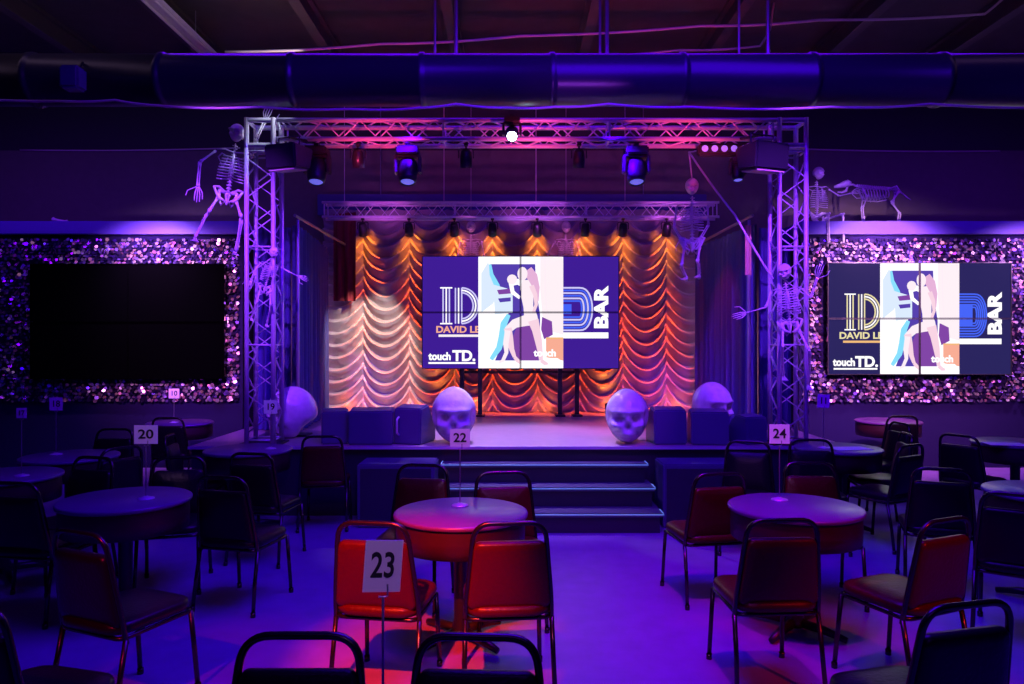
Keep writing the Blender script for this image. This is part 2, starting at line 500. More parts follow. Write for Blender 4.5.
def picture(W, H, side):
    """the picture on the screen as flat shapes; u to the right, v down, 0..1"""
    bm = NB()
    lay = [0]
    def poly(pts, k, dz=None):
        lay[0] += 1
        y = -.0006 * lay[0]
        f = bm.faces.new([bm.verts.new(((u - .5) * W, y, (.5 - v) * H)) for u, v in pts])
        f.material_index = SMK.index(k)
        return f
    def stroke(pts, wd, k):
        """flat ribbon along a polyline; width in units of W"""
        lay[0] += 1
        y = -.0006 * lay[0]
        P = [Vector(((u - .5) * W, 0, (.5 - v) * H)) for u, v in pts]
        L = []
        for i, p in enumerate(P):
            t = (P[min(i + 1, len(P) - 1)] - P[max(i - 1, 0)]).normalized()
            n = Vector((-t.z, 0, t.x))
            hw = (wd[i] if isinstance(wd, list) else wd) * W / 2
            L.append((bm.verts.new((p.x + n.x * hw, y, p.z + n.z * hw)), bm.verts.new((p.x - n.x * hw, y, p.z - n.z * hw))))
        for a, b in zip(L, L[1:]):
            f = bm.faces.new((a[0], a[1], b[1], b[0]))
            f.material_index = SMK.index(k)
    def word(s, u, v, size, k, bold=0, rot=0, sx=1):
        lay[0] += 1
        mtx = Matrix.Translation(((u - .5) * W, -.0006 * lay[0], (.5 - v) * H)) @ Matrix.Rotation(PI / 2, 4, 'X') @ Matrix.Rotation(rot, 4, 'Z')
        t = text_bm(s, size * H, mtx, bold, 0, sx)
        for f in t.faces:
            f.material_index = SMK.index(k)
        me = bpy.data.meshes.new('tmp')
        t.to_mesh(me)
        t.free()
        bm.from_mesh(me)
        bpy.data.meshes.remove(me)
    bg = 'navy' if not side else 'navy2'
    poly([(0, 0), (1, 0), (1, 1), (0, 1)], bg)
    ink = 'lilac' if not side else 'gold'
    # initials on the left: two stems and a bowl, each of thin parallel lines
    for u in (.105, .121, .137):
        stroke([(u, .28), (u, .60)], .007, ink if u != .121 else 'white')
    for u in (.168, .184, .200):
        stroke([(u, .28), (u, .60)], .007, ink if u != .184 else 'white')
    stroke([(.090, .28), (.152, .28)], .007, 'white')
    stroke([(.090, .60), (.152, .60)], .007, 'white')
    for q, rr in enumerate((0, .022, .044)):
        pts = [(.20, .28 + rr)] + [(.20 + (.085 - rr * .6) * math.sin(a), .44 - (.16 - rr) * math.cos(a)) for a in [PI * k / 14 for k in range(15)]] + [(.20, .60 - rr)]
        stroke(pts, .008, 'white' if q == 1 else ink)
    word('DAVID LE', .180, .655, .082, 'orange' if not side else 'gold', .004, 0, 1.12)
    stroke([(.082, .708), (.29, .708)], .012, 'pinkw' if not side else 'amber')
    word('touch', .088, .895, .095, 'white', .006, 0, .90)
    word('TD.', .212, .892, .13, 'white', .008, 0, 1.0)
    stroke([(.03, .952), (.27, .952)], .009, 'white')
    # photograph in the middle
    poly([(.285, 0), (.718, 0), (.718, 1), (.285, 1)], 'white')
    poly([(.30, .15), (.335, .05), (.36, .2), (.385, .33), (.36, .42), (.30, .5)], 'pale')
    poly([(.345, .068), (.575, .068), (.58, .3), (.6, .52), (.6, .93), (.37, .93), (.395, .82), (.42, .60), (.44, .50), (.40, .42), (.395, .3), (.36, .2)], 'indigo')
    poly([(.50, .55), (.575, .50), (.60, .62), (.59, .93), (.47, .93), (.46, .72)], 'plum')
    stroke([(.345, .07), (.352, .16), (.38, .26), (.39, .36), (.385, .48)], [.012, .02, .028, .022, .012], 'cyan')
    stroke([(.44, .52), (.415, .60), (.405, .72), (.39, .82), (.35, .92)], [.02, .034, .034, .03, .02], 'cyan')
    poly([(.36, .25), (.46, .30), (.46, .50), (.37, .52)], 'pale')
    poly([(.38, .30), (.45, .285), (.455, .33), (.39, .34)], 'plum')
    poly([(.385, .375), (.45, .365), (.45, .40), (.395, .41)], 'indigo')
    poly([(.60, 0), (.718, 0), (.718, .70), (.63, .66), (.61, .52), (.60, .3)], 'pinkw')
    stroke([(.625, .03), (.628, .35), (.64, .6)], .006, 'skin2')
    poly([(.61, .54), (.66, .58), (.665, .70), (.62, .74), (.605, .65)], 'plum')
    poly([(.63, .735), (.718, .735), (.718, .93), (.63, .90)], 'orange')
    stroke([(.63, .73), (.718, .73)], .008, 'amber')
    poly([(.37, .935), (.60, .935), (.718, .95), (.718, 1), (.285, 1), (.29, .95)], 'white')
    # seated dancer: hair, head, raised arm, torso, folded and standing leg
    stroke([(.535, .12), (.56, .18), (.578, .28), (.582, .40)], [.05, .055, .04, .02], 'hair')
    poly([(.510 + .026 * math.cos(a), .155 + .062 * math.sin(a)) for a in [2 * PI * k / 16 for k in range(16)]], 'skin2')
    stroke([(.52, .255), (.485, .225), (.452, .25), (.46, .32), (.497, .37)], [.034, .030, .027, .022, .016], 'white')
    poly([(.457 + .026 * math.cos(a), .205 + .045 * math.sin(a)) for a in [2 * PI * k / 12 for k in range(12)]], 'skin2')
    stroke([(.525, .21), (.528, .27), (.535, .36), (.54, .45), (.552, .54), (.56, .58)], [.030, .060, .062, .050, .068, .062], 'skin2')
    stroke([(.556, .26), (.575, .34), (.58, .43), (.566, .50)], [.026, .022, .018, .014], 'skin')
    stroke([(.565, .56), (.52, .575), (.47, .60), (.432, .66)], [.06, .055, .046, .036], 'skin2')
    stroke([(.435, .64), (.445, .74), (.455, .83), (.47, .90)], [.040, .036, .026, .018], 'skin')
    stroke([(.47, .90), (.485, .93), (.498, .955)], [.018, .02, .010], 'skin')
    stroke([(.435, .66), (.425, .78), (.428, .86), (.41, .93), (.39, .95)], [.030, .028, .020, .018, .010], 'skin2')
    stroke([(.565, .57), (.58, .66), (.592, .76), (.60, .85), (.605, .93)], [.055, .042, .036, .026, .020], 'skin')
    stroke([(.605, .93), (.625, .955), (.64, .96)], [.02, .02, .01], 'skin')
    # caption over the foot of the photograph
    word('touch', .625, .865, .085, 'white', .006)
    word('TD.', .675, .945, .085, 'white', .008)
    # right hand side: striped letter and the upright word
    for q in range(6):
        s_ = q * .0135
        pts = [(.718, .28 + s_ * 1.75)] + [(.800 + (.066 - s_ * .8) * math.sin(a) ** .8 if 0 < a < PI else .800, .47 - (.19 - s_ * 1.75) * (math.cos(a))) for a in [PI * k / 16 for k in range(17)]] + [(.718, .66 - s_ * 1.75)]
        stroke(pts, .0085, 'blue' if side or q % 2 else 'lilac')
    if not side:
        stroke([(.718, .47), (.76, .47)], .05, 'blue')
    else:
        stroke([(.718, .47), (.79, .47)], .12, 'blue')
    word('BAR', .915, .462, .165, 'white', .012, PI / 2, 1.22)
    stroke([(.718, .705), (.948, .705)], .030, 'white')
    me = bpy.data.meshes.new('screen_picture')
    bm.to_mesh(me)
    bm.free()
    for m_ in SML:
        me.materials.append(m_)
    return me

def video_wall(label, c, y, W, H, mode):
    t = thing('video_wall', label, 'screen', (c[0], y, c[1]), group='video walls of four displays')
    bm = NB()
    box(bm, (0, .075, 0), (W - .03, .13, H - .03))
    link('cabinet', bm, M['gloss'], t)
    b = .010 if mode else .006
    for i in (-1, 1):
        for j in (-1, 1):
            cx, cz = i * W / 4, j * H / 4
            d = link('display_panel', box(NB(), (cx, -.005, cz), (W / 2 - .004, .03, H / 2 - .004)), M['gloss'], t)
            bm = NB()
            hw, hh = W / 4 - .002, H / 4 - .002
            for s in (-1, 1):
                box(bm, (cx, -.030, cz + s * (hh - b / 2)), (2 * hw, .018, b))
                box(bm, (cx + s * (hw - b / 2), -.030, cz), (b, .018, 2 * hh - 2 * b))
            link('bezel', bm, M['black'] if mode else M['gloss'], d)
    if mode:
        me = picture(W - .02, H - .02, mode == 2)
        o = bpy.data.objects.new('screen_picture', me)
        COL.objects.link(o)
        o.parent = t
        o.location = (0, -.0215, 0)
        o.scale = (1, .18, 1)
    return t
SCW, SCH = 197 / F * 10.4, 113 / F * 10.4
SCC = at(520.5, 312.5, 10.4)
video_wall('switched-off black video wall of four displays on the left sequin wall', TVL, 10.15, TVW, TVH, 0)
video_wall('lit video wall of four displays on the right sequin wall', TVR, 10.15, TVW - .14, TVH - .04, 2)
video_wall('lit video wall standing on stage in front of the swagged curtain', (SCC.x, SCC.z), 10.4, SCW, SCH, 1)
for z in (.0,):
    for c, y in ((TVL, 10.225),):
        pass

# ------------------------------------------------------------------ stage
SX0, SX1, SY0, SY1, SZ = -3.25, 3.4, 7.43, 11.38, .70
bm = NB()
box(bm, ((SX0 + SX1) / 2, (SY0 + SY1) / 2 + .01, (SZ - .03) / 2), (SX1 - SX0 - .04, SY1 - SY0 - .04, SZ - .03))
st = thing('stage', 'raised wooden stage with black front beneath the curtain', 'stage')
link('stage_base', bm, M['fascia'], st)
bm = NB()
box(bm, ((SX0 + SX1) / 2, (SY0 + SY1) / 2, SZ - .015), (SX1 - SX0, SY1 - SY0, .03), bev=.004)
link('stage_deck', bm, M['stagefloor'], st)
link('edge_trim', box(NB(), ((SX0 + SX1) / 2, SY0 - .008, SZ - .012), (SX1 - SX0, .016, .028)), M['alu'], st)
stp = thing('stage_steps', 'black stage steps with pale glowing edge strips', 'steps')
for k, (yf, z, x0, x1) in enumerate(((6.735, .185, -.70, 1.385), (7.0, .37, -.70, 1.36), (7.24, .555, -.70, 1.335))):
    link('step', box(NB(), ((x0 + x1) / 2, (yf + SY0) / 2 + .012, z - .02), (x1 - x0, SY0 - yf - .03, .04), bev=.004), M['tread'], stp)
    link('riser', box(NB(), ((x0 + x1) / 2, yf + .05, z - .04 - .0725), (x1 - x0 - .06, .02, .143)), M['fascia'], stp)
    bm = NB()
    box(bm, ((x0 + x1) / 2, yf + .000, z - .008), (x1 - x0, .010, .008))
    box(bm, (x0 + .006, yf + .09, z + .003), (.010, .17, .006))
    box(bm, (x1 - .006, yf + .09, z + .003), (.010, .17, .006))
    link('edge_strip', bm, M['nosing'], stp)

# swagged curtain
def curtain():
    x0, x1 = at(325, 0, 11.1).x, at(697, 0, 11.1).x
    z0, z1 = SZ + .01, 3.72
    gath = [at(p, 0, 11.1).x for p in (363.5, 409.5, 454.5, 492.5, 537, 580, 622.5, 666)]
    xs = [x0 - .25] + gath + [x1 + .22]
    nx, nz = 460, 420
    rnd = random.Random(5)
    bm = NB()
    V = []
    for j in range(nz + 1):
        z = z0 + (z1 - z0) * j / nz
        row = []
        for i in range(nx + 1):
            x = x0 + (x1 - x0) * i / nx
            k = 0
            while k < len(xs) - 2 and x > xs[k + 1]:
                k += 1
            u = (x - xs[k]) / (xs[k + 1] - xs[k])
            u = min(max(u, 0), 1)
            par = 4 * u * (1 - u)
            edge = min(u, 1 - u)
            wob = .05 * noise.noise(Vector((x * 1.1, z * 1.3, 3.1 + k * .7))) + .03 * math.sin(k * 2.3)
            sag = .30 * (par ** .85)
            ph = (z + sag + wob) / .185
            r = ph - math.floor(ph)
            # main fold: slow top face, sharp lower lip; plus finer secondary pleats
            prof = (r / .76) ** .8 if r < .76 else (.5 + .5 * math.cos(PI * (r - .76) / .24))
            ph2 = (z + sag * 1.05 + wob * 1.6) / .0925
            fine = .5 + .5 * math.sin(2 * PI * ph2)
            pinch = min(1, edge / .16)
            bulge = .055 * math.sin(PI * u) ** .7
            dep = (.110 * prof + .020 * fine * (.4 + .6 * noise.noise(Vector((x * 2, z * 3, 9)))) ) * (.35 + .65 * pinch) + bulge
            dep += .010 * noise.noise(Vector((x * 9, z * 14, 1.7)))
            # bottom hem bunches at every gather
            row.append(bm.verts.new((x, 11.12 - dep, z)))
        V.append(row)
    for j in range(nz):
        for i in range(nx):
            bm.faces.new((V[j][i], V[j][i + 1], V[j + 1][i + 1], V[j + 1][i]))
    o = link('stage_curtain', bm, M['satin'], smooth=True)
    tag(o, 'champagne satin curtain with swagged folds at the back of the stage', 'curtain')
curtain()

def drape_bm(path, z0, z1, amp, pitch, seed=1, nz=30, thick=.02):
    """vertical pleated cloth along a floor path of two points; z1 may be a pair"""
    rnd = random.Random(seed)
    a, b = Vector((*path[0], 0)), Vector((*path[1], 0))
    L = (b - a).length
    t = (b - a).normalized()
    n = Vector((-t.y, t.x, 0))
    N = max(8, int(L / pitch * 10))
    za, zb = (z1, z1) if not isinstance(z1, tuple) else z1
    bm = NB()
    for side in (0, 1):
        V = []
        for j in range(nz + 1):
            row = []
            for i in range(N + 1):
                s = i / N
                top = za + (zb - za) * s
                z = z0 + (top - z0) * j / nz
                ph = s * L / pitch * 2 * PI + .7 * noise.noise(Vector((s * 5, seed, z * .4)))
                off = amp * math.sin(ph) * (1 - .35 * j / nz) + amp * .3 * math.sin(ph * 2.3 + seed)
                p = a + t * (s * L) + n * (off + side * thick)
                row.append(bm.verts.new((p.x, p.y, z)))
            V.append(row)
        for j in range(nz):
            for i in range(N):
                bm.faces.new((V[j][i], V[j][i + 1], V[j + 1][i + 1], V[j + 1][i]))
    return bm
DZ = 3.10
tag(link('side_drape', drape_bm(((-2.71, 10.75), (-2.50, 8.47)), SZ + .01, DZ, .045, .22, 2), M['drape'], smooth=True),
    'dark blue velvet drape closing the left side of the stage', 'drape', 'stage side drapes')
tag(link('side_drape', drape_bm(((2.66, 10.75), (2.76, 8.47)), SZ + .01, DZ, .045, .22, 7), M['drape'], smooth=True),
    'dark blue velvet drape with reddish folds closing the right side of the stage', 'drape', 'stage side drapes')
tag(link('wing_drape', drape_bm(((-3.02, 8.75), (-2.62, 8.75)), SZ + .01, DZ, .04, .2, 3), M['drape'], smooth=True),
    'dark blue drape behind the left truss tower', 'drape', 'wing drapes')
tag(link('wing_drape', drape_bm(((2.92, 8.75), (3.28, 8.75)), SZ + .01, DZ, .04, .2, 5), M['drape'], smooth=True),
    'dark blue drape behind the right truss tower', 'drape', 'wing drapes')
for sx, x, y, lab in ((-1, -2.40, 8.30, 'left'), (1, 2.66, 8.30, 'right')):
    t = thing('drape_stand', 'slim upright pipe carrying the %s side drape' % lab, 'stand', (x, y, SZ), group='drape stands')
    bm = NB(); tube(bm, [(0, 0, .03), (0, 0, DZ - SZ + .02)], .02); link('upright', bm, M['pipe'], t)
    link('base_plate', box(NB(), (0, 0, .012), (.26, .26, .02), bev=.004), M['blackmetal'], t)
    bm = NB(); tube(bm, [(0, -.12, DZ - SZ + .05), (-sx * .0, 2.3, DZ - SZ + .05)], .018); link('cross_pipe', bm, M['pipe'], t)
tag(link('curtain_header', box(NB(), (at(512, 0, 11.1).x, 11.27, 3.83), (5.9, .12, .32), bev=.01), M['drape']), 
    'dark padded header board running above the swagged curtain', 'header')
hb = [q for q in COL.objects if q.name == 'curtain_header'][0]
for x in (-2, 2):
    bm = NB(); tube(bm, [(x, 11.27, 3.97), (x, 11.27, CEIL)], .008, 6); link('hanger', bm, M['pipe'], hb)
# red cloth tail hanging at the upper left of the curtain
o = link('hanging_cloth', drape_bm(((-2.62, 10.85), (-2.28, 10.80)), 2.35, (3.62, 3.65), .035, .13, 9), M['reddrape'], smooth=True)
bm = NB(); tube(bm, [(-2.45, 10.82, 3.6), (-2.45, 10.82, CEIL)], .005, 5); link('hanging_string', bm, M['rope'], o)
tag(o, 'dark red cloth tail hanging at the top left of the swagged curtain', 'cloth')
o = link('cloth_strip', drape_bm(((2.535, 8.05), (2.605, 8.05)), 2.48, 3.02, .01, .05, 4, thick=.008), M['ribbon'], smooth=True)
tag(o, 'narrow yellowish cloth strip hanging beside the right drape stand', 'cloth')

# ------------------------------------------------------------------ trusses
def truss(name, label, p0, p1, side, up, wd, ht, pitch, cr=.024, lr=.010, plates=True, group=None):
    p0, p1, side, up = Vector(p0), Vector(p1), Vector(side).normalized(), Vector(up).normalized()
    t = thing(name, label, 'truss', p0, group=group)
    ax = p1 - p0
    L = ax.length
    ax.normalize()
    cs = [(-1, -1), (1, -1), (1, 1), (-1, 1)]
    def P(s, c):
        return ax * s + side * (c[0] * (wd / 2 - cr)) + up * (c[1] * (ht / 2 - cr))
    for c in cs:
        bm = NB(); tube(bm, [P(0, c), P(L, c)], cr, 10); link('chord', bm, M['alu'], t, True)
    n = max(2, round(L / pitch))
    for f in range(4):
        a, b = cs[f], cs[(f + 1) % 4]
        bm = NB()
        pts = [P((k + .5) * L / n, a if k % 2 == 0 else b) for k in range(n)]
        tube(bm, pts, lr, 6)
        for k in (0, n // 3, 2 * n // 3):
            s = max(.03, k * L / n)
            tube(bm, [P(s, a), P(s, b)], lr, 6)
        tube(bm, [P(L - .03, a), P(L - .03, b)], lr, 6)
        link('lattice', bm, M['alu'], t, True)
    return t
TLX, TRX, TY = (262.5 - 512) / F * 7.6, (790 - 512) / F * 7.6, 7.66
BT = 3.78       # underside of the beam
truss('truss_tower', 'upright aluminium box truss tower at the left front of the stage', (TLX, TY, SZ + .02), (TLX, TY, BT - .06), (1, 0, 0), (0, 1, 0), .32, .32, .2, group='truss towers')
truss('truss_tower', 'upright aluminium box truss tower at the right front of the stage', (TRX, TY, SZ + .02), (TRX, TY, BT - .06), (1, 0, 0), (0, 1, 0), .32, .32, .2, group='truss towers')
for x, lab in ((TLX, 'left'), (TRX, 'right')):
    tw = [q for q in COL.objects if q.name.startswith('truss_tower') and abs(q.location.x - x) < .01][0]
    link('base_plate', box(NB(), (0, 0, -.011), (.42, .32, .018), bev=.003), M['blackmetal'], tw)
    t = thing('corner_block', 'square truss corner block on top of the %s tower' % lab, 'truss corner', (x, TY, BT - .06), group='truss corner blocks')
    for sx in (-1, 1):
        for sy in (-1, 1):
            bm = NB(); tube(bm, [(sx * .136, sy * .136, .0), (sx * .136, sy * .136, .31)], .026)
            link('upright', bm, M['alu'], t)
    for z in (.03, .285):
        bm = NB()
        tube(bm, [(-.136, -.136, z), (.136, -.136, z), (.136, .136, z), (-.136, .136, z)], .026, closed=True)
        link('frame', bm, M['alu'], t)
    link('plate', box(NB(), (0, 0, .045), (.25, .25, .012)), M['alu'], t)
truss('truss_beam', 'long aluminium box truss beam spanning the two towers', (TLX + .17, TY, BT + .13), (TRX - .17, TY, BT + .13), (0, 1, 0), (0, 0, 1), .32, .24, .19)
BX0, BX1, BY = at(323, 0, 10).x, at(718, 0, 10).x, 10.05
truss('truss_beam', 'thin aluminium truss hung in front of the curtain with small lamps', (BX0, BY, 3.53), (BX1, BY, 3.53), (0, 1, 0), (0, 0, 1), .24, .23, .16, .018, .008)
for px in (444, 536, 625):
    bm = NB(); x = at(px, 0, 10.05).x; tube(bm, [(x, BY, 3.64), (x, BY, CEIL - .2)], .006, 6)
    tag(link('hanging_wire', bm, M['cable']), 'thin wire holding up the rear truss, %s' % {444: 'first from the left', 536: 'the middle one', 625: 'nearest the right'}[px], 'wire', 'wires holding the rear truss')

# ------------------------------------------------------------------ stage lamps
def par_can(label, loc, tilt, lens, size=1.0, group=None, yaw=0):
    t = thing('par_lamp', label, 'stage lamp', loc, (0, 0, yaw), group=group, scale=size)
    m = Matrix.Translation((0, 0, -.15)) @ Matrix.Rotation(tilt, 4, 'X')
    link('can', lathe(NB(), [(0, .11), (.05, .11), (.065, .08), (.075, 0), (.075, -.11), (.068, -.11), (.066, -.02), (0, -.02)], 20, m), M['blackmetal'], t, True)
    link('lens', lathe(NB(), [(0, -.085), (.062, -.088), (.062, -.10), (0, -.10)], 20, m), lens, t)
    bm = NB(); tube(bm, rounded([(-.09, 0, -.15), (-.09, 0, -.03), (.09, 0, -.03), (.09, 0, -.15)], .03), .008, 6); link('yoke', bm, M['blackmetal'], t)
    bm = NB(); tube(bm, [(0, 0, -.03), (0, 0, .03)], .012, 6); box(bm, (0, 0, .02), (.05, .06, .03)); link('clamp', bm, M['blackmetal'], t)
    return t
def moving_head(label, loc, tilt, lens, size=1.0, yaw=0):
    t = thing('moving_head_lamp', label, 'stage lamp', loc, (0, 0, yaw), scale=size)
    link('base', box(NB(), (0, 0, -.05), (.24, .24, .09), bev=.015), M['black'], t)
    bm = NB(); box(bm, (-.13, 0, -.19), (.035, .13, .2), bev=.012); box(bm, (.13, 0, -.19), (.035, .13, .2), bev=.012); box(bm, (0, 0, -.105), (.28, .13, .03), bev=.01)
    link('yoke', bm, M['black'], t)
    m = Matrix.Translation((0, 0, -.25)) @ Matrix.Rotation(tilt, 4, 'X')
    h = link('head', lathe(NB(), [(0, .14), (.07, .13), (.10, .08), (.105, 0), (.10, -.1), (.085, -.15), (.078, -.15), (.076, -.12), (0, -.12)], 20, m), M['black'], t, True)
    link('lens', lathe(NB(), [(0, -.12), (.06, -.122), (.075, -.135), (.06, -.145), (0, -.15)], 20, m), lens, h, True)
    bm = NB(); box(bm, (0, 0, .015), (.05, .07, .05)); link('clamp', bm, M['blackmetal'], t)
    return t
CB = BT + .005
GPX = (363.5, 409.5, 454.5, 492.5, 537, 585, 622.5, 666)
ords = ('first', 'second', 'third', 'fourth', 'fifth', 'sixth', 'seventh', 'eighth')
for k, px in enumerate(GPX):
    x = at(px, 0, 10.1).x
    par_can('small black lamp on the rear truss lighting the curtain orange, %s from the left' % ords[k], (x, BY, 3.40), .55, M['orangelens'], .8, 'curtain lamps on the rear truss')
    pos = (x, BY + .12, 3.16)
    spot('curtain_spot', (x, 10.80, 3.62), (at(px, 0, 11.1).x, 10.98, .9), (1, .10, .008), 640, 31, .9, .012)
    spot('curtain_hot_spot', (x, 10.70, 3.60), (at(px, 0, 11.1).x, 11.10, 3.05), (1, .24, .02), 60, 42, .9, .01)
    spot('curtain_low_spot', (x, 10.45, 3.45), (at(px, 0, 11.1).x, 11.05, 1.3), (1, .075, .006), 800, 24, .9, .012)
for px, lab in ((358, 'left'), (466, 'second'), (579, 'third'),):
    x = at(px, 0, TY).x
    par_can('small red-glowing lamp under the front truss beam, %s' % {'left': 'near the left tower', 'second': 'just left of the bright white lamp', 'third': 'just right of the bright white lamp'}[lab], (x, TY, CB - .01), 0.25, M['redlens'], .85, 'small lamps under the front beam')
for px, lab in ((317, 'next to the left tower'), (408, 'left of the bright white lamp'), (636, 'right of the bright white lamp')):
    moving_head('blue-lit moving head lamp under the front truss beam, ' + lab, (at(px, 0, TY).x, TY, CB - .02), -.3, M['bluelens'], .95)
moving_head('moving head lamp shining bright white from the front truss beam', (at(512, 0, TY).x, TY - .30, CB + .20), -1.0, M['whitelens'], .65)
spot('white_lamp_spill', (at(512, 0, TY).x, TY - .35, CB - .02), (0, 3, 2.5), (.4, .5, 1), 1.5, 150, .9, .03)
# speakers hung at the corners
def hung_speaker(label, loc, yaw, s=1.0):
    t = thing('hanging_speaker', label, 'speaker', loc, (0, 0, yaw), group='speakers hung in the truss corners', scale=s)
    bm = NB(); prism(bm, [(-.20, 0), (.20, 0), (.14, -.26), (-.17, -.30)], -.22, .22)
    bmesh.ops.bevel(bm, geom=bm.edges[:], offset=.02, segments=2, affect='EDGES')
    link('cabinet', bm, M['black'], t)
    bm = NB(); prism(bm, [(-.15, -.30), (.12, -.265), (.12, -.28), (-.15, -.315)], -.18, .18); link('grille', bm, M['cream'], t)
    bm = NB(); tube(bm, [(-.15, 0, 0), (-.15, 0, .12), (.15, 0, .12), (.15, 0, 0)], .012, 6); link('bracket', bm, M['blackmetal'], t)
    bm = NB(); tube(bm, [(0, 0, .12), (0, .30, .16), (0, .46, .19)], .016, 8); link('support_arm', bm, M['blackmetal'], t)
p = at(289, 152, 7.25); hung_speaker('dark speaker with pale underside hung beside the left truss tower', (p.x, 7.25, 3.66), -.35, .8)
p = at(762, 150, 7.2); hung_speaker('dark speaker with pale underside hung beside the right truss tower', (p.x, 7.2, 3.66), .35, .88)
t = thing('lamp_bar', 'dark lamp bar with small blue lenses under the beam near the right tower', 'stage lamp', (at(722, 0, 7.7).x, 7.68, 3.78))
link('housing', box(NB(), (0, 0, -.04), (.52, .12, .12), bev=.02), M['black'], t)
for k in range(5):
    link('lens', lathe(NB(), [(0, 0), (.03, .0), (.034, .012), (0, .014)], 14, Matrix.Translation((-.2 + .1 * k, -.06, -.04)) @ Matrix.Rotation(PI / 2, 4, 'X')), M['bluelens'], t)
moving_head('small blue lamp hanging below the lamp bar near the right tower', (at(737, 0, 7.7).x, 7.68, 3.66), -.2, M['bluelens'], .6)

# ------------------------------------------------------------------ duct, pipes and cables above
bm = NB()
R = .235
mt = Matrix.Translation((0, 6.9, 4.19)) @ Matrix.Rotation(PI / 2, 4, 'Y')
prof = [(0, -9.2)]
z = -9.2
prof += [(R, -9.2)]
while z < 9.0:
    prof += [(R, z + .02), (R, z + 1.14), (R + .014, z + 1.15), (R + .014, z + 1.19), (R, z + 1.2)]
    z += 1.2
prof += [(R, 9.2), (0, 9.2)]
lathe(bm, prof, 40, mt)
dct = thing('air_duct', 'long round black air duct crossing the room below the roof', 'duct')
link('duct_pipe', bm, M['duct'], dct, True)
for x in (-8.2, -6.3, 6.3, 8.2):
    bm = NB(); tube(bm, [(x, 6.9, 4.19 + R), (x, 6.9, CEIL - .02)], .006, 6); link('hanger', bm, M['pipe'], dct)
def wire(name, pts, r, m, label, cat, group=None):
    P = []
    for a, b in zip(pts, pts[1:]):
        a, b = Vector(a), Vector(b)
        for k in range(8):
            s = k / 8
            p_ = a.lerp(b, s)
            p_.z -= .02 * math.sin(PI * s) * min(1, (b - a).length)
            P.append(p_)
    P.append(Vector(pts[-1]))
    bm = NB(); tube(bm, P, r, 6)
    return tag(link(name, bm, m, smooth=True), label, cat, group)
wire('cable', [at(-60, 95, 6.6), at(60, 101, 6.6), at(115, 100, 6.6), at(150, 105, 6.6), at(260, 107, 6.6), at(350, 109, 6.6), at(420, 108, 6.6), at(456, 104, 6.6), at(510, 108, 6.6), at(555, 107, 6.6), at(608, 104, 6.6), at(690, 107, 6.6), at(830, 107, 6.6), at(930, 104, 6.6), at(1080, 107, 6.6)], .011, M['cable'], 'long pale cable running just under the black duct', 'cable')
wire('conduit', [at(20, 150, 11.35), at(240, 148, 11.35)], .012, M['cable'], 'thin conduit along the rear wall above the off screen', 'conduit', 'conduits on the rear wall')
wire('conduit', [at(800, 149, 11.35), at(1000, 151, 11.35)], .012, M['cable'], 'thin conduit along the rear wall above the animal skeleton', 'conduit', 'conduits on the rear wall')
wire('conduit', [at(225, 52, 8.0), at(380, 44, 8.0), at(520, 36, 8.0), at(700, 26, 8.0), at(820, 20, 8.0), at(985, 14, 8.0), at(1010, -8, 8.0)], .014, M['cable'], 'pale conduit climbing to the right under the roof joists', 'conduit')
wire('conduit', [at(560, 57, 8.4), at(680, 50, 8.4), at(760, 46, 8.4), at(770, 30, 8.4), at(776, -10, 8.4), at(776, -44, 8.4)], .012, M['cable'], 'short pale conduit with a bend, low above the black duct', 'conduit')
for k, px in enumerate((435, 456, 600, 607, 739, 768)):
    p = at(px, 0, 7.6)
    bm = NB(); tube(bm, [(p.x, 7.6, 4.45), (p.x, 7.6, CEIL)], .022 if k % 2 else .014, 8)
    tag(link('drop_pipe', bm, M['pipe']), ('thin', 'thick')[k % 2] + ' vertical drop pipe under the roof, ' + ('above the left part of the stage screen', 'above the right part of the stage screen', 'above the right side drape')[k // 2], 'pipe', 'vertical drop pipes')
# fluorescent strip fitting along the roof
p0, p1 = at(172, 0, 7.5), at(222, 52, 9.0)
t = thing('strip_light', 'long unlit grey fluorescent strip fitting under the roof', 'light fitting', (at(170, 0, 8).x + .02, 0, 5.24))
bm = NB(); box(bm, (0, 7.6, .02), (.16, 3.2, .05), bev=.008); link('housing', bm, M['tube'], t)
for s in (-1, 1):
    bm = NB(); tube(bm, [(s * .06, 6.05, -.03), (s * .06, 9.15, -.03)], .016, 10); link('tube', bm, M['tube'], t, True)
bm = NB(); box(bm, (0, 6.02, -.02), (.17, .03, .06)); box(bm, (0, 9.18, -.02), (.17, .03, .06)); link('end_cap', bm, M['tube'], t)
for y in (6.6, 8.6):
    bm = NB(); tube(bm, [(0, y, .04), (0, y, CEIL - 5.24)], .006, 6); link('hanger', bm, M['pipe'], t)
t = thing('ceiling_speaker', 'small blue-lit box clamped to the left part of the duct', 'speaker', (at(75, 78, 6.55).x, 6.52, at(75, 78, 6.5).z))
link('cabinet', box(NB(), (0, .0, 0), (.17, .16, .2), bev=.02), M['speaker'], t)
bm = NB(); tube(bm, [(0, .05, .08), (0, .15, .2)], .012, 6); link('bracket', bm, M['blackmetal'], t)

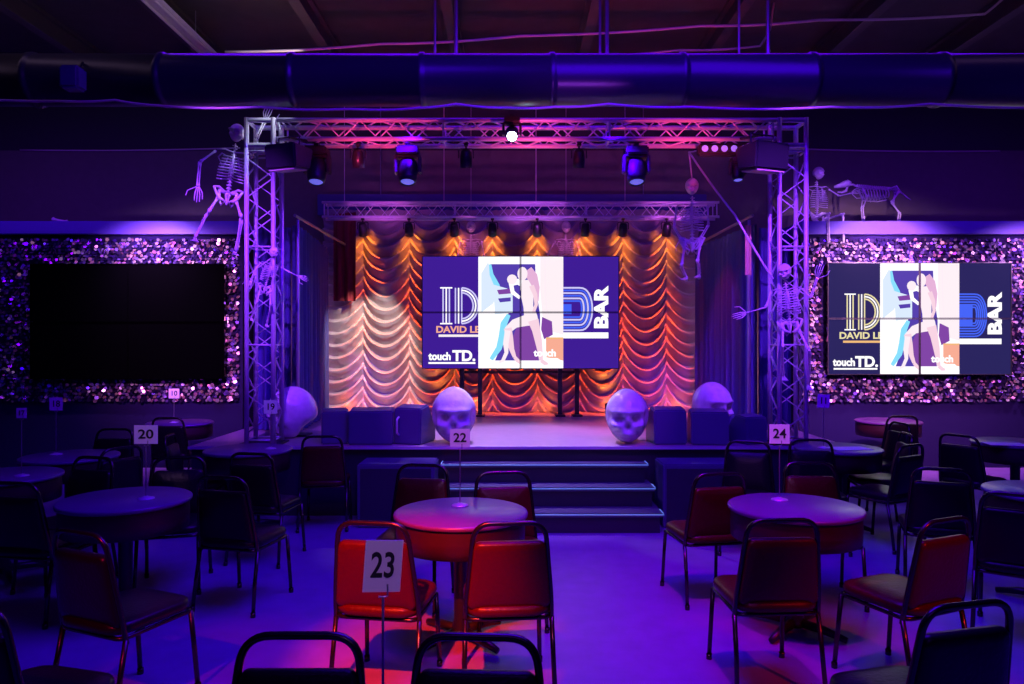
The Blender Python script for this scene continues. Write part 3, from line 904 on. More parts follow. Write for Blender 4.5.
# ------------------------------------------------------------------ skulls and skeletons
def g2(x, y, cx, cy, sx, sy):
    return math.exp(-((x - cx) / sx) ** 2 - ((y - cy) / sy) ** 2)
def sst(a, b, x):
    t_ = min(1, max(0, (x - a) / (b - a)))
    return t_ * t_ * (3 - 2 * t_)
def skull_bm(H, nu=64, nv=48, loc=(0, 0, 0), mtx=None):
    """human skull facing -y, height H, centre at origin"""
    bm = NB()
    rows = []
    for j in range(nv + 1):
        th = PI * j / nv
        row = []
        for i in range(nu):
            ph = 2 * PI * i / nu
            dx, dy, dz = math.sin(th) * math.sin(ph), -math.sin(th) * math.cos(ph), math.cos(th)
            x, y, z = dx * .37, dy * .46, dz * .5
            front = max(0, -dy)
            if z < .02:
                low = sst(.02, -.48, z)
                x *= 1 - .24 * low
                if y > 0:
                    y *= 1 - .60 * sst(-.02, -.30, z)
                else:
                    y *= 1 - .12 * low
            else:
                x *= 1 + .05 * math.sin(PI * min(1, z / .45))
            if z < -.30:
                z = -.30 - (abs(z) - .30) * .70
            d = 0
            if dy < 0:
                for s in (-1, 1):
                    d -= .19 * g2(x, z, s * .150, .01, .088, .085)
                    d += .07 * g2(x, z, s * .15, .125, .12, .04)
                    d += .075 * g2(x, z, s * .24, -.11, .07, .055)
                    d -= .09 * g2(x, z, s * .21, -.25, .07, .09)
                d -= .16 * g2(x, z, 0, -.125, .045, .065)
                d += .03 * g2(x, z, 0, -.01, .04, .06)
                d += .035 * g2(x, z, 0, -.26, .15, .05)
                d += .040 * g2(x, z, 0, -.43, .12, .05)
                tz = math.exp(-((z + .285) / .050) ** 2)
                d += .012 * tz * abs(math.sin(x * 75)) * (abs(x) < .17)
                d -= .022 * math.exp(-((z + .285) / .010) ** 2) * (abs(x) < .17)
                y -= d * min(1, front * 1.6)
            for s in (-1, 1):
                q = math.exp(-((z - .02) / .13) ** 2 - ((y + .20) / .09) ** 2)
                if x * s > 0:
                    x -= s * .045 * q
            row.append(bm.verts.new((x * H, y * H, z * H)))
            if j in (0, nv):
                break
        rows.append(row)
    for j in range(nv):
        a, b = rows[j], rows[j + 1]
        for i in range(nu):
            i2 = (i + 1) % nu
            if len(a) == 1:
                bm.faces.new((a[0], b[i], b[i2]))
            elif len(b) == 1:
                bm.faces.new((a[i], b[0], a[i2]))
            else:
                bm.faces.new((a[i], b[i], b[i2], a[i2]))
    m = Matrix.Translation(loc)
    if mtx:
        m = m @ mtx
    bmesh.ops.transform(bm, matrix=m, verts=bm.verts)
    return bm
def big_skull(label, px, py_bot, d, H, yaw, base_z):
    p = at(px, 0, d)
    o = link('display_skull', skull_bm(H, 96, 72), M['skull'], smooth=True, loc=(p.x, d, base_z + .442 * H), rot=(0, 0, yaw))
    tag(o, label, 'skull', 'giant clear skulls along the stage front')
    return o
big_skull('giant clear skull at the left edge of the steps, facing the room', 454, 447, 7.72, .62, .05, SZ)
big_skull('giant clear skull at the right edge of the steps, facing the room', 627, 447, 7.72, .60, -.12, SZ)
big_skull('giant clear skull turned aside at the foot of the left truss tower', 292, 440, 8.1, .60, -1.0, SZ)
big_skull('giant clear skull half hidden behind the speakers on the right of the stage', 712, 0, 8.25, .56, .35, SZ + .08)
# riser crate under the hidden skull
t = thing('riser_crate', 'dark crate under the skull behind the right stage speakers', 'crate', (at(712, 0, 8.25).x, 8.25, SZ))
link('body', box(NB(), (0, 0, .036), (.5, .45, .072), bev=.01), M['black'], t)
link('lid', box(NB(), (0, 0, .075), (.52, .47, .010), bev=.003), M['blackmetal'], t)

def bone(bm, a, b, r, knob=1.5):
    a, b = Vector(a), Vector(b)
    pts = [a, a.lerp(b, .07), a.lerp(b, .2), a.lerp(b, .5), a.lerp(b, .8), a.lerp(b, .93), b]
    tube(bm, pts, [r * .8, r * knob, r, r * .85, r, r * knob, r * .8], 8)
def hand_bm(wr, el, s=1):
    wr, el = Vector(wr), Vector(el)
    dr = (wr - el).normalized()
    sd = dr.cross(Vector((0, 1, 0)))
    sd = sd.normalized() if sd.length > .1 else Vector((1, 0, 0))
    bm = NB()
    for k in range(5):
        o = (k - 2) * .016
        L = (.12, .165, .18, .17, .14)[k]
        base = wr + sd * o * .5
        mid = wr + dr * L * .45 + sd * o * (1.5 if k else 3)
        tip = wr + dr * L + sd * o * (1.6 if k else 3.4) + Vector((0, -.03, 0))
        tube(bm, [base, mid, mid.lerp(tip, .5), tip], [.006, .006, .005, .003], 5)
    return bm
def skeleton(label, loc, rot, scale, arms, legs, head=(0, 0, 0), group='human skeleton decorations'):
    """pelvis at origin, facing -y; arms and legs: (elbow, wrist) and (knee, ankle) for the -x and +x side"""
    t = thing('human_skeleton', label, 'skeleton', loc, rot, group=group, scale=scale)
    mb = M['bone']
    bm = NB()
    for k in range(17):
        z = .03 + k * .034
        y = .035 - .03 * math.sin(k / 17 * PI)
        tube(bm, [(0, y, z - .012), (0, y, z + .012)], .017 - k * .0004, 8)
        tube(bm, [(-.028, y + .012, z), (.028, y + .012, z)], .006, 5)
    tube(bm, [(0, .035, 0), (0, .02, .3), (0, .035, .6)], .008, 6)
    link('spine', bm, mb, t, True)
    bm = NB()
    for k in range(9):
        z = .46 - k * .032
        rx = .085 + .05 * math.sin(min(1, (k + 1.5) / 7) * PI / 2)
        ry = .075 + .02 * math.sin((k + 1) / 10 * PI)
        for s in (-1, 1):
            pts = []
            end = PI if k < 6 else PI * .78
            for q in range(11):
                a = .12 + (end - .12) * q / 10
                pts.append((s * rx * math.sin(a), ry * math.cos(a) - .025, z - .045 * math.sin(a * .5) * 1.0))
            tube(bm, pts, .0065, 5)
    tube(bm, [(0, -.098, .45), (0, -.12, .38), (0, -.122, .26)], [.014, .012, .006], 6)
    for s in (-1, 1):
        tube(bm, [(0, -.095, .47), (s * .09, -.07, .49), (s * .17, -.01, .485)], .008, 6)
        tube(bm, [(s * .05, .06, .44), (s * .12, .055, .47), (s * .15, .05, .42), (s * .09, .07, .32), (s * .05, .06, .44)], .009, 5)
    link('rib_cage', bm, mb, t, True)
    bm = NB()
    for s in (-1, 1):
        pts = [(s * .02, .05, .05), (s * .10, .045, .10), (s * .145, -.01, .08), (s * .12, -.05, .02), (s * .085, -.03, -.03), (s * .02, -.05, -.06), (s * .05, .0, -.10), (s * .08, .02, -.04)]
        tube(bm, pts, [.014, .016, .016, .014, .022, .010, .012, .012], 7)
        tube(bm, [(s * .02, .05, .05), (s * .09, .02, .05), (s * .085, -.02, -.02)], .022, 7)
    tube(bm, [(0, .05, .05), (0, .06, -.03), (0, .04, -.08)], [.035, .02, .008], 8)
    link('pelvis', bm, mb, t, True)
    m = Euler(head).to_matrix().to_4x4()
    link('skull', skull_bm(.21, 40, 30, (0, -.01, .70), m), mb, t, True)
    for s, (el, wr) in zip((-1, 1), arms):
        sh = (s * .18, 0, .47)
        bm = NB()
        bone(bm, sh, el, .012)
        e, w_ = Vector(el), Vector(wr)
        off = Vector((.010, .006, 0))
        bone(bm, e + off, w_ + off, .007)
        bone(bm, e - off, w_ - off, .007)
        a_ = link('arm', bm, mb, t, True)
        link('hand', hand_bm(wr, el), mb, a_, True)
    for s, (kn, an) in zip((-1, 1), legs):
        hp = (s * .09, 0, -.02)
        bm = NB()
        bone(bm, hp, kn, .016)
        k_, n_ = Vector(kn), Vector(an)
        bone(bm, k_, n_, .012)
        bone(bm, k_ + Vector((s * .022, .01, -.02)), n_ + Vector((s * .018, .01, 0)), .006)
        bmesh.ops.create_icosphere(bm, subdivisions=1, radius=.02, matrix=Matrix.Translation(k_ + Vector((0, -.025, 0))))
        l_ = link('leg', bm, mb, t, True)
        bm = NB()
        for q in range(5):
            x = (q - 2) * .014
            tube(bm, [n_ + Vector((x * .4, .01, -.02)), n_ + Vector((x, -.08, -.045)), n_ + Vector((x * 1.3, -.17 + abs(q - 1) * .008, -.055))], [.009, .007, .004], 5)
        tube(bm, [n_ + Vector((0, .0, 0)), n_ + Vector((0, .05, -.055))], .017, 6)
        link('foot', bm, mb, l_, True)
    return t
hang_arms = (((-.23, .02, .20), (-.25, -.04, -.06)), ((.23, .02, .20), (.25, -.04, -.06)))
hang_legs = (((-.10, -.02, -.45), (-.10, .02, -.88)), ((.10, -.02, -.45), (.10, .02, -.88)))
p = at(471, 222, 10.78); skeleton('skeleton hanging above the left part of the stage screen', (p.x, 10.78, 3.42 - .70 * .85), (0, 0, .0), .85, hang_arms, hang_legs)
p = at(566, 222, 10.78); skeleton('skeleton hanging with arms spread above the right part of the stage screen', (p.x, 10.78, 3.42 - .70 * .85), (0, 0, .1), .85,
    (((-.30, .02, .26), (-.36, -.04, .02)), ((.24, .02, .2), (.28, -.04, -.05))), hang_legs)
for px in (471, 566):
    bm = NB(); tube(bm, [at(px, 0, 10.78).xy.to_3d() + Vector((0, 0, 3.52)), at(px, 0, 10.78).xy.to_3d() + Vector((0, 0, CEIL))], .004, 5)
    tag(link('hanging_wire', bm, M['cable']), 'wire holding the skeleton above the %s part of the screen' % ('left' if px == 471 else 'right'), 'wire', 'wires holding skeletons')
# skeleton hanging by a rope near the right of the rear truss
d4 = 8.4
p = at(692, 187, d4)
skeleton('large skeleton hanging by a cord in front of the right end of the rear truss', (p.x, d4, p.z - .70 * .95), (0, 0, -.35), .95,
         (((-.20, -.10, .22), (-.10, -.22, .05)), ((.20, -.10, .22), (.12, -.22, .05))), (((-.09, -.25, -.25), (-.07, -.02, -.36)), ((.09, -.25, -.22), (.08, -.02, -.34))), (.15, 0, .2))
topp = at(689, 152, d4); ring_z = topp.z
wire('rope', [topp, Vector((p.x, d4, p.z + .09))], .008, M['rope'], 'short cord over the head of the large hanging skeleton', 'rope')
wire('rope', [topp, at(735, 215, 7.75), at(773, 279, 7.55)], .011, M['rope'], 'long pale rope slanting from the beam down to the right tower skeleton', 'rope')
wire('rope', [topp, (topp.x, TY + .14, BT + .02)], .008, M['rope'], 'short cord tying the ropes up to the truss beam', 'rope')
# skeletons climbing the towers
p = at(246, 138, 7.5)
skeleton('skeleton climbing the outer side of the left truss tower, leg stretched down', (TLX - .36, 7.60, 3.24), (0, .14, .4), .95,
         (((-.32, -.05, .30), (-.30, -.12, .02)), ((.20, -.12, .66), (.26, -.1, .90))), (((-.16, -.14, -.22), (-.25, 0, -.50)), ((.16, -.22, -.22), (.16, -.1, -.58))), (0, 0, -.5))
bm = NB(); tube(bm, [at(229, 128, 7.7), at(243, 139, 7.7)], .014, 6)
tag(link('wooden_stick', bm, M['cream']), 'short pale stick beside the head of the left climbing skeleton', 'stick')
skeleton('small skeleton clinging inside the left truss tower with one arm out', (TLX + .06, 7.5, 2.28), (.1, .2, .5), .55,
         (((-.26, -.1, .3), (-.30, -.15, .1)), ((.34, -.1, .42), (.52, -.12, .38))), (((-.12, -.2, -.25), (-.12, -.02, -.55)), ((.12, -.2, -.25), (.16, -.02, -.6))), (0, 0, .3))
skeleton('skeleton clinging to the front of the right truss tower with an arm out', (TRX - .05, 7.46, 1.90), (.05, -.1, -.25), .80,
         (((-.28, -.10, .28), (-.52, -.12, .24)), ((.26, -.1, .34), (.36, -.1, .58))), (((-.14, -.25, -.22), (-.14, -.02, -.60)), ((.16, -.25, -.30), (.14, -.02, -.74))), (.1, 0, -.3))
# ledge figures
d6 = 10.62
p = at(818, 0, d6)
skeleton('skeleton sitting on the ledge between the right tower and the animal skeleton', (p.x, d6, LEDGE_Z + .10), (0, 0, .2), .92,
         (((-.26, -.05, .24), (-.22, -.16, .02)), ((.34, -.04, .36), (.52, -.10, .40))), (((-.12, -.44, .0), (-.12, -.46, -.42)), ((.12, -.44, .0), (.12, -.46, -.42))), (0, 0, .3))
def animal():
    p = at(874, 0, 10.62)
    t = thing('animal_skeleton', 'four-legged animal skeleton standing on the right ledge', 'skeleton', (p.x, 10.62, LEDGE_Z), scale=1.0)
    mb = M['bone']
    bm = NB()
    sp = [(-.24, .56), (-.12, .545), (0, .53), (.12, .53), (.24, .535), (.33, .50)]
    tube(bm, [(x, 0, z) for x, z in sp], .013, 6)
    for k in range(20):
        x = -.24 + .57 * k / 19
        z = .56 - .05 * k / 19
        box(bm, (x, 0, z + .01), (.014, .03, .045))
    tube(bm, [(-.24, 0, .56), (-.30, 0, .59), (-.36, 0, .585)], [.014, .014, .012], 6)
    link('spine', bm, mb, t, True)
    bm = NB()
    for k in range(9):
        x = -.19 + .042 * k
        h = .19 - .010 * abs(k - 3)
        for s in (-1, 1):
            tube(bm, [(x, 0, .54), (x + .01, s * .07, .52), (x + .03, s * .08, .46), (x + .04, s * .05, .54 - h), (x + .03, 0, .545 - h)], .006, 5)
    tube(bm, [(-.16, 0, .36), (.05, 0, .345), (.18, 0, .37)], .009, 5)
    link('rib_cage', bm, mb, t, True)
    bm = NB(); tube(bm, [(.24, -.02, .53), (.29, -.06, .55), (.36, -.05, .47), (.30, 0, .47)], .018, 6); tube(bm, [(.24, .02, .53), (.29, .06, .55), (.36, .05, .47), (.30, 0, .47)], .018, 6)
    link('pelvis', bm, mb, t, True)
    bm = NB(); tube(bm, [(.33, 0, .50), (.40, 0, .47), (.48, 0, .40), (.53, 0, .37)], [.013, .010, .008, .004], 6)
    link('tail', bm, mb, t, True)
    bm = NB()
    tube(bm, [(-.34, 0, .60), (-.38, 0, .605), (-.44, 0, .59), (-.52, 0, .565), (-.57, 0, .555)], [.035, .055, .045, .028, .016], 10)
    h = link('skull', bm, mb, t, True)
    bm = NB(); tube(bm, [(-.38, 0, .56), (-.40, 0, .50), (-.46, 0, .475), (-.52, 0, .48)], [.014, .018, .014, .010], 7); link('jaw', bm, mb, h, True)
    for s in (-1, 1):
        bm = NB()
        bone(bm, (-.20, s * .06, .52), (-.13, s * .07, .40), .014); bone(bm, (-.13, s * .07, .40), (-.17 + s * .02, s * .07, .25), .010)
        bone(bm, (-.17 + s * .02, s * .07, .25), (-.15 + s * .02, s * .07, .05), .008); tube(bm, [(-.15 + s * .02, s * .07, .05), (-.19 + s * .02, s * .07, .012)], [.012, .008], 6)
        link('leg', bm, mb, t, True)
        bm = NB(); o = .05 * s
        bone(bm, (.33, s * .06, .48), (.26 + o, s * .07, .32), .014); bone(bm, (.26 + o, s * .07, .32), (.37 + o, s * .07, .18), .010)
        bone(bm, (.37 + o, s * .07, .18), (.35 + o, s * .07, .04), .008); tube(bm, [(.35 + o, s * .07, .04), (.30 + o, s * .07, .012)], [.012, .008], 6)
        link('leg', bm, mb, t, True)
animal()
o = link('small_bone', NB(), M['bone'])
bpy.data.objects.remove(o)
bm = NB(); bone(bm, at(52, 219, 10.5), at(68, 222, 10.5), .02, 1.6)
tag(link('loose_bone', bm, M['bone'], smooth=True), 'single bone lying on the ledge above the off screen', 'bone')

# ------------------------------------------------------------------ speakers on the stage edge and below it
def wedge(label, loc, yaw, w_, d_, h_, handle=False):
    t = thing('stage_monitor', label, 'speaker', loc, (0, 0, yaw), group='stage monitors along the stage front')
    bm = NB(); prism(bm, [(-d_ / 2, 0), (d_ / 2, 0), (d_ / 2, h_ * .35), (d_ * .05, h_), (-d_ / 2 + .02, h_ * .93)], -w_ / 2, w_ / 2)
    bmesh.ops.bevel(bm, geom=bm.edges[:], offset=.014, segments=2, affect='EDGES')
    link('cabinet', bm, M['speaker'], t)
    bm = NB(); a_, b_ = Vector((0, d_ / 2 - .005, h_ * .38)), Vector((0, d_ * .08, h_ * .97))
    n_ = Vector((0, b_.z - a_.z, -(b_.y - a_.y))).normalized() * .008
    prism(bm, [(a_.y + n_.y, a_.z + n_.z), (b_.y + n_.y, b_.z + n_.z), (b_.y, b_.z), (a_.y, a_.z)], -w_ / 2 + .03, w_ / 2 - .03)
    link('grille', bm, M['grille'], t)
    if handle:
        bm = NB(); tube(bm, rounded([(-w_ * .3, -d_ / 2, h_ * .25), (-w_ * .3, -d_ / 2 - .04, h_ * .3), (-w_ * .3, -d_ / 2 - .04, h_ * .65), (-w_ * .3, -d_ / 2, h_ * .7)], .02), .011, 8); link('handle', bm, M['alu'], t)
    return t
X = lambda px, d: (px - 512) / F * d
wedge('dark speaker with bright rim between the tower skull and the wide speaker', (X(334, 7.75), 7.78, SZ), .25, .27, .4, .36)
wedge('wide dark speaker at the left of the stage front', (X(374, 7.75), 7.75, SZ), 0, .46, .42, .37)
wedge('dark speaker with a pale handle beside the left step skull', (X(415, 7.75), 7.75, SZ), -.3, .30, .40, .40, True)
wedge('square dark speaker beside the right step skull', (X(666, 7.75), 7.75, SZ), .05, .34, .40, .38)
wedge('wide dark speaker in the middle of the right speaker row', (X(707, 7.72), 7.72, SZ), -.1, .38, .42, .36)
wedge('dark speaker at the right end of the stage front row', (X(747, 7.72), 7.75, SZ), .35, .26, .38, .30)
def sub(label, x0, x1, y0, h_):
    t = thing('subwoofer', label, 'speaker', ((x0 + x1) / 2, y0 + .21, 0), group='subwoofers beside the stage steps')
    w_ = x1 - x0
    link('cabinet', box(NB(), (0, 0, h_ / 2), (w_, .42, h_), bev=.012), M['speaker'], t)
    link('grille', box(NB(), (0, -.215, h_ / 2), (w_ - .06, .01, h_ - .08), bev=.003), M['grille'], t)
sub('low wide subwoofer left of the stage steps', X(357, 6.95), -.73, 6.95, .60)
sub('low wide subwoofer right of the stage steps', 1.42, X(742, 6.95), 6.95, .60)

# uplights on the stage floor and stands behind the screen
for px, lab in ((441, 'left'), (610, 'right')):
    x = X(px, 10.75)
    t = thing('floor_lamp_can', 'small lamp on the stage floor lighting the curtain foot, %s of the screen stand' % lab, 'stage lamp', (x, 10.72, SZ), group='floor lamps at the curtain')
    link('can', lathe(NB(), [(0, .0), (.07, 0), (.08, .03), (.08, .16), (.07, .16), (.068, .10), (0, .10)], 18), M['blackmetal'], t, True)
    link('lens', lathe(NB(), [(0, .13), (.068, .13), (.068, .12), (0, .12)], 18), M['orangelens'], t)
    spot('curtain_up_light', (x, 10.75, SZ + .2), (x, 11.12, SZ + .8), (1, .28, .03), 9, 80, .9, .03)
for k in range(6):
    x = -2.4 + k * .96
    spot('footlight', (x, 10.85, SZ + .10), (x, 11.12, SZ + .12), (1, .18, .03), 4.5, 130, .9, .04)
t = thing('screen_stand', 'black frame of four posts holding up the stage screen', 'stand', (SCC.x, 10.5, SZ))
for px in (462, 480, 560, 577):
    x = X(px, 10.5) - SCC.x
    bm = NB(); box(bm, (x, .02, .85), (.06, .05, 1.7), bev=.005); link('post', bm, M['blackmetal'], t)
    link('foot', box(NB(), (x, .02, .012), (.14, .30, .022), bev=.004), M['blackmetal'], t)
bm = NB(); box(bm, (0, .10, 1.1), (2.3, .04, .06)); box(bm, (0, .10, .62), (1.7, .03, .04)); link('cross_bar', bm, M['blackmetal'], t)

# ------------------------------------------------------------------ tables
def round_table(label, x, y, r=.395, h=.755, m=None, proto=[None]):
    if proto[0]:
        return dup(proto[0], (x, y, 0), 0, label)
    t = thing('round_table', label, 'table', (x, y, 0), group='round club tables')
    link('tabletop', lathe(NB(), [(0, h), (r - .012, h), (r - .003, h - .005), (r, h - .014), (r - .003, h - .026), (r - .012, h - .030), (0, h - .030)], 64), M['tabletop'], t, True)
    link('apron', lathe(NB(), [(r - .02, h - .03), (r - .016, h - .10), (r - .02, h - .19), (r - .035, h - .19), (r - .035, h - .03)], 64), M['apron'], t, True)
    link('pedestal', lathe(NB(), [(0, h - .03), (.12, h - .03), (.12, h - .05), (.045, h - .07), (.04, .12), (.06, .06), (.06, .03), (0, .03)], 24), M['blackmetal'], t, True)
    for k in range(4):
        a = PI / 4 + k * PI / 2
        bm = NB(); tube(bm, [(0, 0, .055), (.18 * math.cos(a), .18 * math.sin(a), .045), (.31 * math.cos(a), .31 * math.sin(a), .022)], [.03, .026, .018], 8); link('foot', bm, M['blackmetal'], t, True)
    proto[0] = t
    return t
TABLES = [
    ('round table carrying the number 22 card in front of the steps', X(461, 4.36), 4.36),
    ('round purple-lit table carrying the number 24 card on the right', 1.72, 4.50),
    ('round table carrying the number 20 card on the left', X(128, 4.75), 4.72),
    ('round table carrying the number 23 card, cut off by the bottom edge', -.40, 1.66),
    ('far round table carrying the number 19 card beside the left tower', X(250, 6.95), 6.9),
    ('round table in the middle of the left seating, below the off screen', X(70, 6.5), 6.5),
    ('round table at the far left edge of the seating', X(8, 5.6), 5.55),
    ('farthest round table, below the left sequin wall', X(180, 9.2), 9.2),
    ('farthest round table, below the right sequin wall', X(888, 9.4), 9.4),
    ('round table carrying the number 11 card behind the right tower table', X(838, 7.0), 7.0),
    ('round table at the right edge, farther of the two', X(1015, 7.4), 7.4),
    ('round table at the right edge, nearer of the two', X(1050, 4.95), 4.95),
]
for a_ in TABLES:
    round_table(*a_)

# ------------------------------------------------------------------ number cards
def number_card(num, px, py, d, w_, h_, base_py_z=.755, roll=0, yaw=0):
    p = at(px, py, d)
    lab = {'22': 'number 22 card on a thin stand on the table by the steps', '23': 'large white number 23 card on a thin stand at the front',
           '24': 'number 24 card on a thin stand on the purple-lit table', '20': 'number 20 card on a thin stand on the dark left table',
           '19': 'number 19 card on a stand in front of the left tower skull', '18': 'small blurred table number card under the left part of the off screen',
           '11': 'small number 11 card beside the foot of the right tower', '17': 'tiny blurred number card near the left edge, unreadable', '10': 'tiny faint number card in front of the sequins below the off screen'}[num]
    t = thing('table_number', lab, 'table number', (p.x, d, base_py_z), (0, 0, yaw), group='table number cards')
    zc = p.z - base_py_z
    link('base', lathe(NB(), [(0, .018), (.012, .018), (.03, .010), (.05, .006), (.052, 0), (0, 0)], 24), M['alu'], t, True)
    bm = NB(); tube(bm, [(0, 0, .01), (0, 0, zc - h_ / 2 - .012)], .0035, 8)
    tube(bm, [(-.012, 0, zc - h_ / 2 - .012), (0, 0, zc - h_ / 2 - .014), (.012, 0, zc - h_ / 2 - .012), (.012, 0, zc - h_ / 2 + .02)], .003, 6)
    link('stem', bm, M['pipe'], t)
    m = Matrix.Translation((0, 0, zc)) @ Matrix.Rotation(roll, 4, 'Y')
    c = link('card', box(NB(), (0, 0, 0), (w_, .003, h_), m), M['card'], t)
    tm = m @ Matrix.Translation((0, -.003, .0)) @ Matrix.Rotation(PI / 2, 4, 'X')
    link('digits', text_bm(num, h_ * .68, tm, h_ * .012, .002, w_ / h_ * .98), M['ink'], c)
number_card('23', 383, 566, 1.98, .100, .138, roll=.07, yaw=.25)
number_card('22', 460, 438, 4.50, .122, .112)
number_card('24', 779.5, 434, 4.66, .124, .122, yaw=-.1)
number_card('20', 146, 434.5, 4.70, .150, .118)
number_card('19', 270.5, 407, 6.9, .125, .125)
number_card('18', 56, 404, 6.55, .115, .115)
number_card('11', 823.5, 401, 6.95, .115, .125, roll=.05)
number_card('17', 21.5, 413, 5.5, .075, .075)
number_card('10', 174, 393.5, 9.15, .13, .12)

# ------------------------------------------------------------------ chairs
def rr_outline(w_, d_, r, n=6, taper=1.0):
    pts = []
    for cx, cy, a0 in ((1, 1, 0), (-1, 1, 90), (-1, -1, 180), (1, -1, 270)):
        for k in range(n + 1):
            a = math.radians(a0 + 90 * k / n)
            x = cx * (w_ / 2 - r) + r * math.cos(a)
            y = cy * (d_ / 2 - r) + r * math.sin(a)
            s = 1 + (taper - 1) * (y / d_ + .5)
            pts.append((x * s, y))
    return pts
def make_chair(vinyl, label, loc=(0, 0, 0)):
    t = thing('banquet_chair', label, 'chair', loc)
    link('seat', pad(NB(), rr_outline(.43, .465, .10), .055, .022, Matrix.Translation((0, -.018, .445)), .012), vinyl, t, True)
    # back pad: local x across, local y up the back, thickness towards the sitter
    tilt = Matrix.Translation((0, -.200, .43)) @ Matrix.Rotation(PI / 2 + .16, 4, 'X')
    link('backrest', pad(NB(), [(x, y + .195) for x, y in rr_outline(.412, .345, .035, 5, .84)], .048, .018, tilt, .008), vinyl, t, True)
    tb = tilt
    P = lambda x, y: tb @ Vector((x, y, 0))
    bm = NB()
    tube(bm, rounded([P(-.212, -.05), P(-.207, .08), P(-.170, .458), P(.170, .458), P(.207, .08), P(.212, -.05)], .085, 7), .0125, 10)
    link('back_frame', bm, M['chrome'], t, True)
    bm = NB(); tube(bm, rounded([(-.205, -.215, .405), (-.195, .2, .405), (.195, .2, .405), (.205, -.215, .405)], .05, 4, True), .011, 8, True)
    link('seat_frame', bm, M['chrome'], t, True)
    for s in (-1, 1):
        bm = NB(); tube(bm, [P(s * .212, -.03), (s * .216, -.235, .2), (s * .222, -.262, .012)], .0125, 8); tube(bm, [(s * .222, -.262, .03), (s * .2222, -.264, 0)], .016, 8)
        link('leg', bm, M['chrome'], t, True)
        bm = NB(); tube(bm, [(s * .195, .185, .405), (s * .200, .205, .2), (s * .205, .222, .012)], .0125, 8); tube(bm, [(s * .205, .222, .03), (s * .205, .2225, 0)], .016, 8)
        link('leg', bm, M['chrome'], t, True)
    return t
protos = {}
def chair(label, px, d, deg, kind='vinyl', group=None):
    """px, d: centre of the backrest at seat height; deg 0 faces the stage"""
    a = math.radians(deg)
    back = Vector(((px - 512) / F * d, d, 0))
    loc = back + Matrix.Rotation(a, 3, 'Z') @ Vector((0, .215, 0))
    if kind not in protos:
        protos[kind] = make_chair(M[kind], label, loc)
        protos[kind].rotation_euler = (0, 0, a)
        if group:
            protos[kind]['group'] = group
        return protos[kind]
    return dup(protos[kind], loc, a, label, group)
G1 = 'burgundy banquet chairs'
G2 = 'dark banquet chairs'
chair('red-lit banquet chair behind the number 23 card, back to the camera', 376, 3.60, -9, 'vinyl', G1)
chair('red-lit banquet chair right of the number 23 card, back to the camera', 509, 3.60, 5, 'vinyl', G1)
chair('banquet chair with violet seat in front of the number 24 table', 778, 3.66, 3, 'vinyl', G1)
chair('red-backed banquet chair turned towards the number 24 table at its right', 936, 3.66, 24, 'vinyl', G1)
chair('banquet chair with pink-lit seat left of the number 24 table', 716, 4.92, 10, 'vinyl', G1)
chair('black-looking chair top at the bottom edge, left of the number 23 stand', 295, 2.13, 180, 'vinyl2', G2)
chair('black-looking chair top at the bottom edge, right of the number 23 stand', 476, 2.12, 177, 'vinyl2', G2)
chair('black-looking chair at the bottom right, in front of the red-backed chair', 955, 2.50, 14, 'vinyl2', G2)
chair('chair tucked behind the number 22 table at its left', 421, 5.15, 172, 'vinyl', G1)
chair('chair tucked behind the number 22 table at its right', 504, 4.86, 188, 'vinyl', G1)
chair('chair tucked behind the number 24 table with a red-lit top rail', 812, 5.25, 176, 'vinyl', G1)
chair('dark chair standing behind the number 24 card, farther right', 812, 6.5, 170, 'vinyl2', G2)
chair('dark chair between the number 24 card and the subwoofer', 748, 6.4, 160, 'vinyl2', G2)
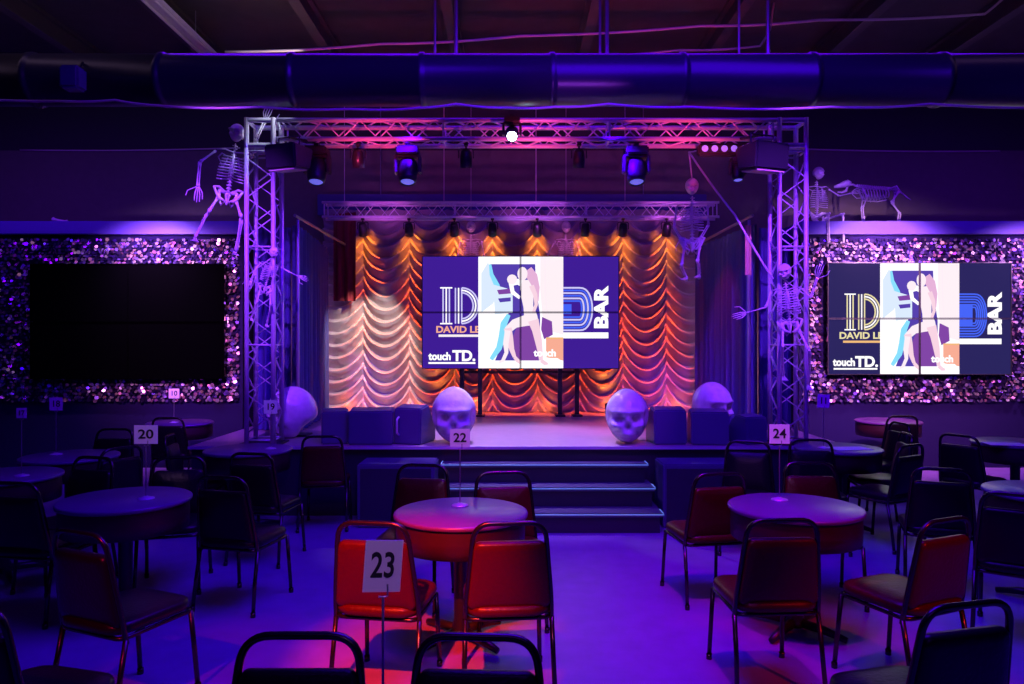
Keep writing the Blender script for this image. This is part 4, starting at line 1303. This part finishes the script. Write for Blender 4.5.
chair('blue-lit chair right of the number 20 table', 227, 4.80, -14, 'vinyl2', G2)
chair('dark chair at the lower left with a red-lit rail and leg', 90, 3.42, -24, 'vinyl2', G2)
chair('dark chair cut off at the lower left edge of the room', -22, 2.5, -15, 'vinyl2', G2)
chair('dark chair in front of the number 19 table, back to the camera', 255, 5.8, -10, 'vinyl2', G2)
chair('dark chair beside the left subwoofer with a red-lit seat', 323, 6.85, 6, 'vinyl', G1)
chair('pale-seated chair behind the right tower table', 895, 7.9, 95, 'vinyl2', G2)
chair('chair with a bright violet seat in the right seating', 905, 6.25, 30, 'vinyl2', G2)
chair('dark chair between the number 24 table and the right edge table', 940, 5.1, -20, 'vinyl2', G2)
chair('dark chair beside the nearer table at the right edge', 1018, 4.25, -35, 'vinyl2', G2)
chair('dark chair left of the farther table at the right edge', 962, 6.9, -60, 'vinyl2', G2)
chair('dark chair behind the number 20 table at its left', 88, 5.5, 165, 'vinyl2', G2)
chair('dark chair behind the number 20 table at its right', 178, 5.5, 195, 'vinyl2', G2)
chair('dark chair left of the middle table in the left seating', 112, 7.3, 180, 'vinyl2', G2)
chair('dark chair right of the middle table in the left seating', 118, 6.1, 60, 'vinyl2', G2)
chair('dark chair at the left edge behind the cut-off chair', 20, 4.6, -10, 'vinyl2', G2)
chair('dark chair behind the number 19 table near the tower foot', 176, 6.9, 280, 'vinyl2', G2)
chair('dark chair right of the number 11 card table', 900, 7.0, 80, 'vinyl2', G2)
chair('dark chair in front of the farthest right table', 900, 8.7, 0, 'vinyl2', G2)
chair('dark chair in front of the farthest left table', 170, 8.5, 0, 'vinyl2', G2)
# remaining candle glasses: folded menus on two far tables
def menu(label, px, d, z=.755, yaw=0):
    p = at(px, 0, d)
    t = thing('paper_menu', label, 'menu', (p.x, d, z), (0, 0, yaw), group='white menus on the far tables')
    link('sheet', box(NB(), (0, 0, .003), (.34, .22, .004)), M['card'], t)
menu('white menu lying on the number 11 table', 850, 6.9, .755, .1)
menu('white menu lying on the farther right edge table', 1005, 7.2, .755, -.2)
